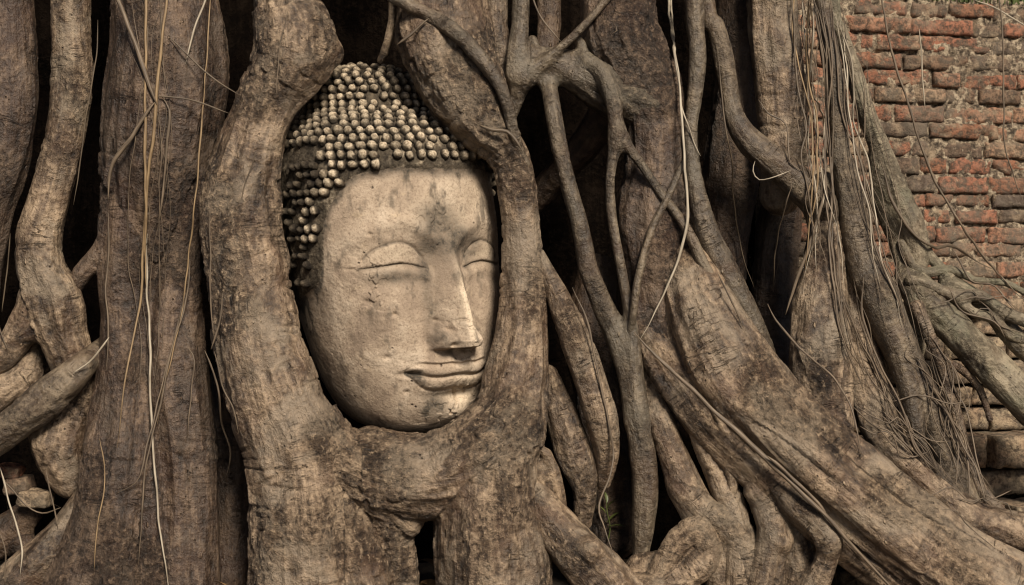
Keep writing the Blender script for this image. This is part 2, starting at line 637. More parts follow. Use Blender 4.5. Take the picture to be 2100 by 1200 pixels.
def brick_material():
    m, nt, b = new_mat("old_brick")
    B = NB(nt)
    obj = B.n("ShaderNodeTexCoord").outputs["Object"]
    tone = B.attr("tone").outputs["Fac"]
    mort = B.attr("mortar").outputs["Fac"]
    base = B.ramp(tone, [(0.0, (0.10, 0.082, 0.070)), (0.16, (0.145, 0.11, 0.085)), (0.34, (0.21, 0.135, 0.088)), (0.50, (0.28, 0.125, 0.072)),
                         (0.72, (0.335, 0.148, 0.092)), (0.88, (0.36, 0.215, 0.135)), (1.0, (0.36, 0.28, 0.185))])
    n1 = B.noise(obj, 16, 6, 0.7, 0.4)
    n2 = B.noise(obj, 75, 6, 0.7)
    n3 = B.noise(obj, 260, 3, 0.7)
    col = B.mix(B.ramp(n2, [(0.42, 0.9), (0.56, 0.0)]), base, (0.07, 0.05, 0.037))
    col = B.mix(B.ramp(n1, [(0.50, 0.0), (0.62, 0.8)]), col, (0.10, 0.082, 0.062))
    col = B.mix(B.ramp(B.noise(obj, 6, 6, 0.7, 0.6), [(0.48, 0.0), (0.62, 0.65)]), col, (0.15, 0.125, 0.095))
    col = B.mix(B.ramp(B.noise(obj, 42, 5, 0.7), [(0.60, 0.0), (0.70, 0.7)]), col, (0.40, 0.32, 0.22))
    mcol = B.ramp(n2, [(0.40, (0.05, 0.038, 0.028)), (0.51, (0.19, 0.148, 0.105)), (0.60, (0.40, 0.325, 0.23))])
    col = B.mix(mort, col, mcol)
    col = B.mix(B.ramp(B.noise(obj, 23, 4, 0.7), [(0.54, 0.0), (0.66, 0.55)]), col, (0.36, 0.27, 0.18))
    nt.links.new(col, b.inputs["Base Color"])
    b.inputs["Roughness"].default_value = 0.9
    b.inputs["Specular IOR Level"].default_value = 0.2
    nt.links.new(B.bump(n3, 0.8, 0.003, B.bump(n2, 1.0, 0.008, B.bump(n1, 0.5, 0.012))), b.inputs["Normal"])
    return m


BRICK = brick_material()


def rough_blocks(blocks, vox, origin_fn, seed):
    """worn masonry units: each (u0,u1,v0,v1,depth,tone) becomes a rounded, chipped block in the wall's own frame"""
    Vs, Fs, tones, morts, base = [], [], [], [], 0
    for bi, (u0, u1, v0, v1, pr, tone, dep) in enumerate(blocks):
        nu = max(4, int((u1 - u0) / vox))
        nv = max(4, int((v1 - v0) / vox))
        nd = max(3, int(dep / (vox * 1.6)))
        # a front sheet that wraps back along its four sides
        uu = np.concatenate([np.full(nd, 0.0), np.linspace(0, 1, nu + 1), np.full(nd, 1.0)])
        vv = np.concatenate([np.full(nd, 0.0), np.linspace(0, 1, nv + 1), np.full(nd, 1.0)])
        du = np.concatenate([np.linspace(1, 1.0 / nd, nd), np.zeros(nu + 1), np.linspace(1.0 / nd, 1, nd)])
        dv = np.concatenate([np.linspace(1, 1.0 / nd, nd), np.zeros(nv + 1), np.linspace(1.0 / nd, 1, nd)])
        U, Vv = np.meshgrid(u0 + uu * (u1 - u0), v0 + vv * (v1 - v0), indexing='ij')
        DU, DV = np.meshgrid(du, dv, indexing='ij')
        dd = np.maximum(DU, DV) * dep
        # rounded arris: pull the edges back and in
        eu = np.minimum(U - u0, u1 - U)
        ev = np.minimum(Vv - v0, v1 - Vv)
        rr = 0.0045
        e = np.minimum(eu, ev)
        dd = dd + rr * (1 - np.sqrt(np.clip(1 - (1 - np.clip(e / rr, 0, 1)) ** 2, 0, 1)))
        p = np.stack([U, Vv, np.full_like(U, bi * 0.37)], 2).reshape(-1, 3)
        ru = fbm(p / 0.03 + seed, 3).reshape(U.shape)
        rv = fbm(p / 0.03 + seed + 50, 3).reshape(U.shape)
        rn = fbm(p / 0.035 + seed + 90, 4, 0.6).reshape(U.shape)
        chip = sstep(0.30, 0.6, pnoise(p / 0.05 + seed + 20)).reshape(U.shape)
        edge = 1 - np.clip(e / 0.02, 0, 1)
        # lean of the single block
        tilt = (random.random() - .5) * 0.10
        tw = (random.random() - .5) * 0.05
        Uo = U + 0.005 * ru + edge * 0.002 * rv
        Vo = Vv + 0.006 * rv + tw * (U - (u0 + u1) / 2)
        No = pr - dd + 0.007 * rn - chip * edge * 0.022 + tilt * (U - (u0 + u1) / 2)
        P = origin_fn(Uo, Vo, No)
        n, m_ = U.shape
        i = np.arange(n - 1)[:, None] * m_ + np.arange(m_ - 1)[None] + base
        Fs.append(np.stack([i, i + m_, i + m_ + 1, i + 1], 2).reshape(-1, 4))
        Vs.append(P.reshape(-1, 3))
        tones.append(np.full(U.size, tone) + 0.10 * rn.ravel())
        morts.append(np.clip(0.0 + chip * edge * 0.5, 0, 1).ravel())
        base += U.size
    return np.vstack(Vs), np.vstack(Fs), np.concatenate(tones), np.concatenate(morts)


WALL_ANG = math.radians(13)
W0 = at(1500, 600, 400)


def wall_frame(u, v, n):
    """u along the wall (m, rightwards), v height above z=0, n out towards the lens"""
    ca, sa = math.cos(WALL_ANG), math.sin(WALL_ANG)
    X = W0[0] + u * ca + n * sa
    Y = W0[1] + u * sa - n * ca
    return np.stack([X, Y, v + 0 * u], 2)


def build_wall():
    rnd = random.Random(5)
    blocks = []
    v = -0.02
    top = 0.712
    row = 0
    while v < top - 0.02:
        h = rnd.uniform(0.030, 0.039)
        if row == 0:
            h = 0.05
        u = 0.10 + rnd.random() * 0.05
        while u < 1.25:
            L = rnd.choice([0.075, 0.09, 0.11, 0.135, 0.16, 0.175]) * rnd.uniform(0.92, 1.08)
            g = rnd.uniform(0.003, 0.009)
            rr = rnd.random()
            tone = rnd.uniform(0.45, 0.84) if rr < 0.58 else (rnd.uniform(0.08, 0.34) if rr < 0.76 else (rnd.uniform(.3, .5) if rr < .9 else rnd.uniform(0.82, 1.0)))
            vv = v + rnd.uniform(-0.003, 0.003)
            if not (rnd.random() < 0.03):
                blocks.append((u, u + L, vv, vv + h, rnd.uniform(-0.007, 0.006), tone, 0.05))
            u += L + g
        v += h + rnd.uniform(0.004, 0.009)
        row += 1
    V, F, T, M = rough_blocks(blocks, 0.006, wall_frame, 3.0)
    root = empty("brick_wall", (W0[0], W0[1], GROUND_Z))
    tag(root, "old red brick wall with crumbling dark mortar standing behind the roots", "wall")
    o1 = mesh_obj("brickwork", V, F, BRICK, root, {"tone": T, "mortar": M}, offset=root.location)
    # mortar bed behind the faces, rough, closing the joints; it is the body of the wall and goes down to the ground
    us = np.arange(0.09, 1.35, 0.008)
    vs = np.arange(-0.72, top + 0.004, 0.008)
    U, Vv = np.meshgrid(us, vs, indexing='ij')
    p = np.stack([U, Vv, 0 * U], 2).reshape(-1, 3)
    nn = (-0.009 + 0.018 * fbm(p / 0.03 + 4, 4, 0.6) + 0.006 * fbm(p / 0.2, 2)).reshape(U.shape)
    front = wall_frame(U, Vv + 0.01 * fbm(p / 0.05 + 9, 2).reshape(U.shape), nn)
    n, m_ = U.shape
    back = wall_frame(U[:, -1:], Vv[:, -1:] + 0.006, np.full((n, 1), -0.45))
    lowb = wall_frame(U[:, -1:], np.full((n, 1), -0.72), np.full((n, 1), -0.45))
    P = np.concatenate([front, back, lowb], 1)
    m2 = m_ + 2
    side = P[:1].copy() + np.array([0.02, 0.45, 0])
    P = np.concatenate([side, P], 0)
    n += 1
    i = np.arange(n - 1)[:, None] * m2 + np.arange(m2 - 1)[None]
    F = np.stack([i, i + m2, i + m2 + 1, i + 1], 2).reshape(-1, 4)
    o2 = mesh_obj("mortar_bed", P.reshape(-1, 3), F, BRICK, root,
                  {"tone": np.full(P.shape[0] * P.shape[1], 0.2), "mortar": np.ones(P.shape[0] * P.shape[1])}, offset=root.location)
    for o in (o1, o2):
        splat(np.array([v.co for v in o.data.vertices]) + np.array(root.location))
    # lower, paler footing that steps out from the wall
    foot = []
    v = -0.66
    hs = [0.075, 0.06, 0.05, 0.055, 0.07, 0.05, 0.045, 0.05, 0.045, 0.04, 0.04, 0.04]
    for h in hs:
        if v + h > -0.005:
            break
        u = 0.1 + rnd.random() * 0.08
        while u < 1.3:
            L = rnd.choice([0.10, 0.14, 0.18, 0.24]) * rnd.uniform(0.9, 1.1)
            tone = rnd.uniform(0.95, 1.0) if rnd.random() < 0.82 else rnd.uniform(0.3, 0.65)
            step = 0.10 + 0.10 * (v < -0.14) + 0.08 * (v < -0.36) + 0.1 * (v < -0.5)
            foot.append((u, u + L, v, v + h, step + rnd.uniform(-0.02, 0.02), tone, 0.13))
            u += L + rnd.uniform(0.003, 0.014)
        v += h + rnd.uniform(0.004, 0.012)
    V, F, T, M = rough_blocks(foot, 0.008, wall_frame, 8.0)
    r2 = empty("stepped_footing", (W0[0] + 0.5, W0[1] - 0.1, GROUND_Z))
    tag(r2, "pale crumbling stepped footing of stone and brick under the right end of the red wall", "footing")
    mesh_obj("stonework", V, F, BRICK, r2, {"tone": T, "mortar": M}, offset=r2.location)
    splat(V)


build_wall()


# moss and grass on the wall's top
def moss_strip():
    m, nt, b = new_mat("moss")
    B = NB(nt)
    obj = B.n("ShaderNodeTexCoord").outputs["Object"]
    nt.links.new(B.ramp(B.noise(obj, 40, 4), [(0.35, (0.035, 0.05, 0.012)), (0.7, (0.11, 0.14, 0.035))]), b.inputs["Base Color"])
    b.inputs["Roughness"].default_value = 0.8
    rnd = random.Random(3)
    V, F = [], []
    for i in range(9000):
        u = rnd.uniform(0.25, 1.3)
        n = rnd.uniform(-0.4, 0.0)
        h = rnd.uniform(0.014, 0.036)
        a = rnd.uniform(0, math.pi)
        w = rnd.uniform(0.0015, 0.003)
        lx, ly = rnd.gauss(0, 0.012), rnd.gauss(0, 0.012)
        p = wall_frame(np.array([[u]]), np.array([[0.713]]), np.array([[n]]))[0, 0]
        dx, dy = math.cos(a) * w, math.sin(a) * w
        k = len(V)
        V += [(p[0] - dx, p[1] - dy, p[2] - .01), (p[0] + dx, p[1] + dy, p[2] - .01),
              (p[0] + lx * .4 + dx * .7, p[1] + ly * .4 + dy * .7, p[2] + h * .6), (p[0] + lx * .4 - dx * .7, p[1] + ly * .4 - dy * .7, p[2] + h * .6),
              (p[0] + lx, p[1] + ly, p[2] + h)]
        F += [(k, k + 1, k + 2, k + 3), (k + 3, k + 2, k + 4)]
    o = mesh_obj("grass", V, F, m, smooth=False)
    tag(o, "short green grass and moss along the top edge of the brick wall", "grass", kind="stuff")


moss_strip()

# ------------------------------------------------------------------ the carved stone head
def stone_materials():
    m, nt, b = new_mat("weathered_sandstone")
    B = NB(nt)
    obj = B.n("ShaderNodeTexCoord").outputs["Object"]
    stain = B.attr("stain").outputs["Fac"]
    pale = B.attr("pale").outputs["Fac"]
    n1 = B.noise(obj, 10, 6, 0.65, 0.4)
    n2 = B.noise(obj, 48, 6, 0.7)
    n3 = B.noise(obj, 220, 4, 0.7)
    col = B.ramp(n1, [(0.36, (0.255, 0.195, 0.145)), (0.50, (0.375, 0.293, 0.216)), (0.64, (0.475, 0.385, 0.292))])
    col = B.mix(B.ramp(n2, [(0.36, 0.4), (0.48, 0.0)]), col, (0.21, 0.16, 0.115))
    col = B.mix(B.ramp(n2, [(0.58, 0.0), (0.70, 0.4)]), col, (0.52, 0.40, 0.26))
    col = B.mix(B.math('MULTIPLY', pale, B.ramp(n2, [(0.35, 0.35), (0.55, 1.0)])), col, (0.60, 0.49, 0.36))
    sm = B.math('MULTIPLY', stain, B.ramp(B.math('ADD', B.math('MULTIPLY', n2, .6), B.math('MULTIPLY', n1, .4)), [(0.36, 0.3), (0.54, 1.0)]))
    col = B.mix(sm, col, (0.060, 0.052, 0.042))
    v = B.vor(obj, 42)
    pit = B.math('MULTIPLY', B.ramp(v.outputs["Distance"], [(0.07, 1.0), (0.15, 0.0)]), B.ramp(B.noise(obj, 17, 2), [(0.57, 0.0), (0.63, 1.0)]))
    col = B.mix(pit, col, (0.05, 0.037, 0.028))
    col = B.mix(B.math('MULTIPLY', B.ramp(n3, [(0.38, 1.0), (0.48, 0.0)]), 0.5), col, (0.15, 0.11, 0.075))
    nt.links.new(col, b.inputs["Base Color"])
    b.inputs["Roughness"].default_value = 0.88
    b.inputs["Specular IOR Level"].default_value = 0.15
    nb = B.bump(n3, 0.4, 0.0015, B.bump(n2, 0.6, 0.0045, B.bump(n1, 0.6, 0.010)))
    nb = B.bump(B.math('SUBTRACT', 1.0, pit), 0.8, 0.004, nb)
    nt.links.new(nb, b.inputs["Normal"])

    m2, nt, b = new_mat("blackened_stone")
    B = NB(nt)
    obj = B.n("ShaderNodeTexCoord").outputs["Object"]
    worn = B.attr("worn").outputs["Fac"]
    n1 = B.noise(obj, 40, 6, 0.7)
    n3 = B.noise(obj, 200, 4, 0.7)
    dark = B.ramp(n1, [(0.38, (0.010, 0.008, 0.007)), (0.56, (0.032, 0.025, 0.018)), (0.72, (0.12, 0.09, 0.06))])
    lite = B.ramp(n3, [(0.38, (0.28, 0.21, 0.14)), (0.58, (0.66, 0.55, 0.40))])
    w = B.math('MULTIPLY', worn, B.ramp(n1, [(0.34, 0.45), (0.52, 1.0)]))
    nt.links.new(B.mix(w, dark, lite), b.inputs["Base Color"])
    b.inputs["Roughness"].default_value = 0.9
    b.inputs["Specular IOR Level"].default_value = 0.15
    nt.links.new(B.bump(n3, 0.9, 0.003, B.bump(n1, 0.9, 0.009)), b.inputs["Normal"])
    return m, m2


STONE, STONE_DK = stone_materials()

HEAD_O = at(815, 535, 130)
HEAD_S = 1.035 / 1000.0
YAW, ROLL, SHEAR, PITCH = math.radians(36.5), math.radians(3), math.tan(math.radians(4)), math.radians(3)


def head_to_world(x, f, z):
    f2 = f * math.cos(PITCH) + z * math.sin(PITCH)
    z = z * math.cos(PITCH) - f * math.sin(PITCH)
    X = x * math.cos(YAW) + f2 * math.sin(YAW)
    T = f2 * math.cos(YAW) - x * math.sin(YAW)
    X2 = X * math.cos(ROLL) - z * math.sin(ROLL) - z * SHEAR
    Z2 = z * math.cos(ROLL) + X * math.sin(ROLL)
    return np.stack([HEAD_O[0] + X2 * HEAD_S, HEAD_O[1] - T * HEAD_S, HEAD_O[2] + (Z2 - 4) * HEAD_S], -1)


PROFILE = np.array([
    # z, half width, front, back, centre shift
    (-346, 3, 3, 3, 30), (-342, 55, 72, 50, 18), (-333, 96, 104, 86, 8), (-318, 124, 130, 116, 0), (-295, 146, 147, 144, 0),
    (-265, 162, 160, 166, 0), (-215, 181, 172, 184, 0), (-165, 194, 180, 198, 0), (-80, 206, 187, 228, 0), (0, 215, 190, 252, 0), (90, 217, 189, 260, 0),
    (160, 213, 185, 258, 0), (205, 207, 181, 253, 0), (235, 196, 172, 243, -3), (262, 178, 157, 225, -9), (283, 156, 138, 200, -20),
    (297, 138, 122, 176, -31), (308, 127, 114, 160, -42), (320, 121, 111, 148, -48), (335, 118, 110, 140, -52), (350, 113, 107, 132, -55),
    (366, 104, 98, 118, -57), (380, 91, 86, 102, -59), (391, 73, 69, 80, -60), (399, 49, 47, 52, -60), (404, 22, 22, 22, -60), (405, 2, 2, 2, -60)], float)


def prof(z, c):
    """smooth monotone-ish cubic through the profile"""
    zs, ys = PROFILE[:, 0], PROFILE[:, c]
    h = np.diff(zs)
    dl = np.diff(ys) / h
    m = np.zeros_like(ys)
    s = dl[:-1] * dl[1:] > 0
    m[1:-1][s] = (2 * dl[:-1] * dl[1:] / (dl[:-1] + dl[1:] + 1e-12))[s]
    m[0], m[-1] = dl[0], dl[-1]
    i = np.clip(np.searchsorted(zs, z) - 1, 0, len(zs) - 2)
    t = (z - zs[i]) / h[i]
    return ((2 * t ** 3 - 3 * t ** 2 + 1) * ys[i] + (t ** 3 - 2 * t ** 2 + t) * h[i] * m[i]
            + (-2 * t ** 3 + 3 * t ** 2) * ys[i + 1] + (t ** 3 - t ** 2) * h[i] * m[i + 1])


def base_surface(th, z):
    W, Fd, Bd, C = (prof(z, k) for k in (1, 2, 3, 4))
    c, s = np.cos(th), np.sin(th)
    e = 0.94
    x = W * np.sign(s) * np.abs(s) ** e
    f = np.where(c > 0, Fd, Bd) * np.sign(c) * np.abs(c) ** e + C
    return x, f


def hairline(th):
    d = np.degrees(np.where(th > 0, th * 0.82, -th))
    return np.interp(d, [0, 25, 45, 54, 64, 70, 74, 78, 90, 105, 180], [186, 188, 176, 156, 118, 80, 0, -30, -52, -75, -90])


def face_relief(x, z):
    """forward relief (mm) of the carved features over the plain egg"""
    ax = np.abs(x)
    F = np.zeros_like(x)
    # brow, sockets
    brow_z = 34 + 46 * np.exp(-((ax - 98) / 62.0) ** 2)
    F += 7.0 * gau(z - brow_z - 4, 12) * sstep(2, 30, ax) * (1 - sstep(150, 190, ax))
    F -= 15 * np.exp(-((ax - 62) / 42.0) ** 2 - ((z - 10) / 34.0) ** 2)
    F -= 7 * np.exp(-((ax - 120) / 58.0) ** 2 - ((z - 4) / 34.0) ** 2)
    # heavy, nearly closed upper lids
    ex = ax - 104
    slit = -3 + 6.5 * np.exp(-((ex + 8) / 34.0) ** 2) - 5.0 * sstep(-30, -62, ex) - 3 * sstep(30, 66, ex)
    lid_top = slit + 39 * np.sqrt(np.clip(1 - (ex / 61.0) ** 2, 0, 1))
    ins = (np.abs(ex) < 61) & (z > slit) & (z < lid_top)
    hh = np.clip((z - slit) / np.maximum(lid_top - slit, 1), 0, 1)
    dome = np.sqrt(np.clip(1 - (2 * hh - 0.78) ** 2 / 1.6, 0, 1)) * np.sqrt(np.clip(1 - (ex / 62.0) ** 2, 0, 1))
    F += np.where(ins, 7.0 * dome, 0)
    F -= 2.2 * gau(z - lid_top - 1, 3.0) * (np.abs(ex) < 58)
    inx = 1 - sstep(52, 68, np.abs(ex))
    F -= 2.6 * gau(z - slit + 1.5, 2.2) * inx * (0.7 + 0.4 * np.cos(ex / 9.0))
    low = slit - 15
    F += 4.5 * gau(z - low, 9) * inx
    F -= 3.0 * gau(z - slit + 34, 8) * np.exp(-(ex / 55.0) ** 2)
    F -= 3.0 * np.exp(-((ex + 62) / 9.0) ** 2 - ((z + 5) / 7.0) ** 2)
    F -= 2.2 * gau(z - slit + 1 - 0.06 * (ex - 66), 2.2) * sstep(60, 70, ex) * (1 - sstep(80, 96, ex))
    # nose: flat crisp ridge, flaring wings, cut-in underside
    hz = np.interp(z, [-178, -169, -163, -150, -110, -60, -10, 25, 60], [0, 18, 66, 73, 58, 44, 27, 12, 0])
    wz = np.interp(z, [-170, -160, -145, -110, -60, -10, 30, 60], [40, 41, 39, 33, 28, 24, 27, 36])
    t = ax / wz
    ridge = np.where(t < 0.22, 1.0, np.clip(1 - (t - 0.22) / 1.1, 0, 1))
    ridge = np.where(t < 0.22, 1 - 0.35 * t ** 2, ridge * (1 - 0.35 * 0.22 ** 2))
    ridge = ridge ** 1.08
    under = sstep(-173 + 5 * gau(ax, 14) - 0.00 * ax, -165 + 5 * gau(ax, 14), z)
    F += hz * ridge * under
    wing = 25 * np.exp(-((ax - 41) / 13.0) ** 2 - ((z + 150) / 20.0) ** 2)
    F += wing * sstep(-172, -164, z)
    F -= 4.5 * np.exp(-((ax - 60) / 6.0) ** 2 - ((z + 146) / 22.0) ** 2)
    F -= 7 * np.exp(-((ax - 19) / 9.0) ** 2 - ((z + 172) / 4.0) ** 2)
    # soft hollow beside the nose
    F -= 6 * np.exp(-((ax - 62) / 20.0) ** 2 - ((z + 70) / 60.0) ** 2)
    # cheeks
    F += 9 * np.exp(-((ax - 122) / 56.0) ** 2 - ((z + 95) / 62.0) ** 2)
    # mouth mound
    F += 15 * np.exp(-(x / 66.0) ** 2 - ((z + 214) / 42.0) ** 2)
    zm = -221 + 6 * (ax / 92.0) ** 3 + 2.2 * np.cos(ax / 92.0 * 2 * np.pi)
    up_h = np.clip(25 * (1 - (ax / 101.0) ** 7), 0, None) - 4 * gau(ax, 9)
    lo_h = np.clip(28 * (1 - (ax / 96.0) ** 6), 0, None)
    inside = 1 - sstep(86, 100, ax)
    u = np.clip((z - zm) / np.maximum(up_h, 1), 0, 1.6)
    F += np.where(z >= zm, 8.0 * np.clip(1 - (2 * u - 0.75) ** 2 * 0.8, 0, 1), 0) * inside * (u < 1.6)
    w = np.clip((zm - z) / np.maximum(lo_h, 1), 0, 1.6)
    F += np.where(z < zm, 7.5 * np.clip(1 - (2 * w - 0.8) ** 2 * 0.75, 0, 1), 0) * inside
    F -= 5.0 * gau(z - zm, 2.8) * inside
    F += 2.6 * gau(z - zm - up_h - 5, 2.5) * (1 - sstep(66, 86, ax))
    F -= 2.4 * gau(z - zm - up_h - 1, 2.0) * (1 - sstep(66, 86, ax))
    F -= 13 * np.exp(-((ax - 88) / 16) ** 2 - ((z + 213) / 7.0) ** 2)
    F -= 3.0 * gau(z - zm + lo_h, 2.6) * (1 - sstep(60, 84, ax))
    F += 4 * np.exp(-((ax - 108) / 9.0) ** 2 - ((z + 205) / 18.0) ** 2)
    F += 11 * np.exp(-(x / 48.0) ** 2 - ((z + 190) / 17.0) ** 2)
    # philtrum, hollow under the lip, chin
    F -= 3.5 * gau(ax, 7) * sstep(-196, -186, z) * (1 - sstep(-174, -168, z))
    F -= 10 * np.exp(-(x / 58.0) ** 2 - ((z + 260) / 10.0) ** 2)
    F += 17 * np.exp(-(x / 46.0) ** 2 - ((z + 298) / 26.0) ** 2)
    return F


def build_head():
    # sample rows evenly along the profile's arc, columns denser on the face
    zz = np.linspace(-346, 405, 4000)
    W = prof(zz, 1)
    arc = np.cumsum(np.r_[0, np.hypot(np.diff(zz), np.diff(W))])
    wgt = np.interp(zz, [-346, -340, 190, 210, 405], [1, 1.6, 1.6, 1.0, 1.0])
    arc = np.cumsum(np.r_[0, np.hypot(np.diff(zz), np.diff(W)) * wgt[1:]])
    z1 = np.interp(np.linspace(0, arc[-1], 700), arc, zz)
    q = np.linspace(-1, 1, 720, endpoint=False)
    th1 = np.pi * (0.62 * q + 0.38 * q ** 3)
    TH, Z = np.meshgrid(th1, z1, indexing='ij')
    x, f = base_surface(TH, Z)
    front = sstep(0.02, 0.28, np.cos(TH))
    zt = Z
    F = face_relief(x, zt) * front * (1 - sstep(170, 190, Z))
    hl = hairline(TH)
    hp = np.stack([x, f, Z], 2).reshape(-1, 3).astype(np.float32)
    jit = (9 * fbm(hp / 42 + 2, 3)).reshape(x.shape)
    hm = sstep(-9, 9, Z - hl - jit)
    # outward push for hair
    c, s = np.cos(TH), np.sin(TH)
    lump = fbm(hp / 26.0 + 7, 3).reshape(x.shape)
    fine = fbm(hp / 7.0 + 3, 3, .6).reshape(x.shape)
    low = fbm(hp / 90.0 + 41, 2).reshape(x.shape)
    out = hm * (5.0 + 3.0 * lump + 1.2 * fine) + (1 - hm) * (0.9 * lump + 0.55 * fine + 2.0 * low)
    # flaked plaster: sharp little steps on chin, lip and beside the temple
    fl = pnoise(hp / 30.0 + 90).reshape(x.shape) + 0.45 * pnoise(hp / 10.0 + 9).reshape(x.shape)
    zone = np.exp(-((x - 12) / 62.0) ** 2 - ((Z + 285) / 52.0) ** 2) + 0.8 * np.exp(-((x + 150) / 26.0) ** 2 - ((Z + 40) / 60.0) ** 2) \
        + 0.6 * np.exp(-((x + 30) / 55.0) ** 2 - ((Z - 90) / 30.0) ** 2) + 0.7 * np.exp(-((x + 5) / 30.0) ** 2 - ((Z + 110) / 60.0) ** 2)
    ero = fbm(hp / 14.0 + 77, 3, 0.6).reshape(x.shape)
    out -= (1 - hm) * 1.4 * sstep(0.38, 0.7, ero)
    out -= (1 - hm) * 4.2 * np.clip(zone, 0, 1) * sstep(0.02, 0.12, fl)
    # chips broken out of the nose and chin
    for (cx, cz, rad, dep) in ((-28, -128, 6, 9), (-30, -158, 7, 9), (-40, -110, 5, 6), (-120, -95, 5, 5), (-130, -180, 6, 4), (-95, -250, 5, 4), (-160, -70, 6, 3), (-108, -215, 5, 2.5), (-60, 96, 7, 2.5), (-150, 60, 4, 3), (8, -270, 5, 5)):
        out -= dep * np.exp(-((x - cx) ** 2 + (Z - cz) ** 2 * 1.4) / rad ** 2) * front
    # crack down the chin
    cr = x - 2 - 7 * np.sin(Z / 9.0) - 0.1 * (Z + 270)
    out -= 6.0 * gau(cr, 2.2) * (Z < -248) * (Z > -300) * front
    nx = s
    x2 = x + out * s
    f2 = f + out * c * (1) + F
    V = head_to_world(x2, f2, Z)
    n, m_ = TH.shape
    i = np.arange(n)[:, None] * m_ + np.arange(m_ - 1)[None]
    inx = (np.arange(n)[:, None] + 1) % n * m_ + np.arange(m_ - 1)[None]
    Q = np.stack([i, inx, inx + 1, i + 1], 2)
    hq = (hm[:, :-1] + hm[:, 1:]) / 2
    Vf = V.reshape(-1, 3)
    root = empty("statue_head", (HEAD_O[0], HEAD_O[1], HEAD_O[2] - 346 * HEAD_S))
    tag(root, "large weathered cream stone head with knobbly curls and closed eyes held among tree roots", "sculpture")

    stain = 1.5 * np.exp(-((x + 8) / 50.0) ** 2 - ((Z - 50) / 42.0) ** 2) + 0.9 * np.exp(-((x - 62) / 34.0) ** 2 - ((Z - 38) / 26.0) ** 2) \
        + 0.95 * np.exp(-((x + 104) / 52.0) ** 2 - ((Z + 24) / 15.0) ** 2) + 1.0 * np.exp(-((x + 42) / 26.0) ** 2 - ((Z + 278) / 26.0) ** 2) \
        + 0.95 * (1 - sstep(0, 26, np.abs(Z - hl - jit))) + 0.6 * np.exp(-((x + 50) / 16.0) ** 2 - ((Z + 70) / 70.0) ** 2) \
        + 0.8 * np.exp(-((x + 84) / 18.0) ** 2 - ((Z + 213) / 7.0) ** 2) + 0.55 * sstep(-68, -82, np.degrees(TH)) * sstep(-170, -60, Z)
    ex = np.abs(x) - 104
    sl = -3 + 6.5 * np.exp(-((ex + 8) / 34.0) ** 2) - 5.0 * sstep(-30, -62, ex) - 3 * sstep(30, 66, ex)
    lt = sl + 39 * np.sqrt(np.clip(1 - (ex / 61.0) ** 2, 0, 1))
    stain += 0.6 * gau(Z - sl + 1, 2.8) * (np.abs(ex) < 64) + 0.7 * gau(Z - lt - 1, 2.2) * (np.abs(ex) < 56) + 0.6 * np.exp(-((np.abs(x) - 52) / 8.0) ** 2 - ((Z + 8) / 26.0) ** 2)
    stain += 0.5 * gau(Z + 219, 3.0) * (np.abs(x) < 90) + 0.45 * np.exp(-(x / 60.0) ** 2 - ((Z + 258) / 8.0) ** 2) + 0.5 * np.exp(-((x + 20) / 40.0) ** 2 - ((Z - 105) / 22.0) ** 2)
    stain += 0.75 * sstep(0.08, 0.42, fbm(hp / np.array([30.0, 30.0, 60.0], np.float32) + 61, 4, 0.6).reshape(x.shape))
    pale = 1.3 * np.exp(-((x - 5) / 12.0) ** 2 - ((Z + 85) / 75.0) ** 2) + 1.2 * np.exp(-((x - 22) / 36.0) ** 2 - ((Z + 262) / 36.0) ** 2) + 0.6 * np.exp(-((np.abs(x) - 104) / 50.0) ** 2 - ((Z - 22) / 18.0) ** 2) + 0.5 * np.exp(-((x - 30) / 100.0) ** 2 - ((Z - 100) / 50.0) ** 2)  # paler chin plaster, with a highlight painted along the nose ridge

    def sub(mask, name, mat, attrs):
        qq = Q[mask].reshape(-1, 4)
        used, inv = np.unique(qq, return_inverse=True)
        return mesh_obj(name, Vf[used], inv.reshape(-1, 4), mat, root, {k: a.ravel()[used] for k, a in attrs.items()}, offset=root.location)

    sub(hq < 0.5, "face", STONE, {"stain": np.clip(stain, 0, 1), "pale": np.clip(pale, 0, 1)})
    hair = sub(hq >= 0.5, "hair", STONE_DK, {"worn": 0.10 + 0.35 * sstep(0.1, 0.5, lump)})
    splat(Vf)
    # rows of small conical curls
    rnd = random.Random(12)
    zz = np.linspace(-90, 404, 3000)
    W = prof(zz, 1)
    arc = np.cumsum(np.r_[0, np.hypot(np.diff(zz), np.diff(W) + 0.0)])
    CV, CF, CW, base = [], [], [], 0
    # one curl: a small domed knob
    rings, seg = 6, 12
    prof_r = [1.0, 0.97, 0.82, 0.60, 0.33, 0.0]
    prof_h = [-0.5, 0.15, 0.55, 0.85, 1.02, 1.08]
    row = 0
    a = 4.0
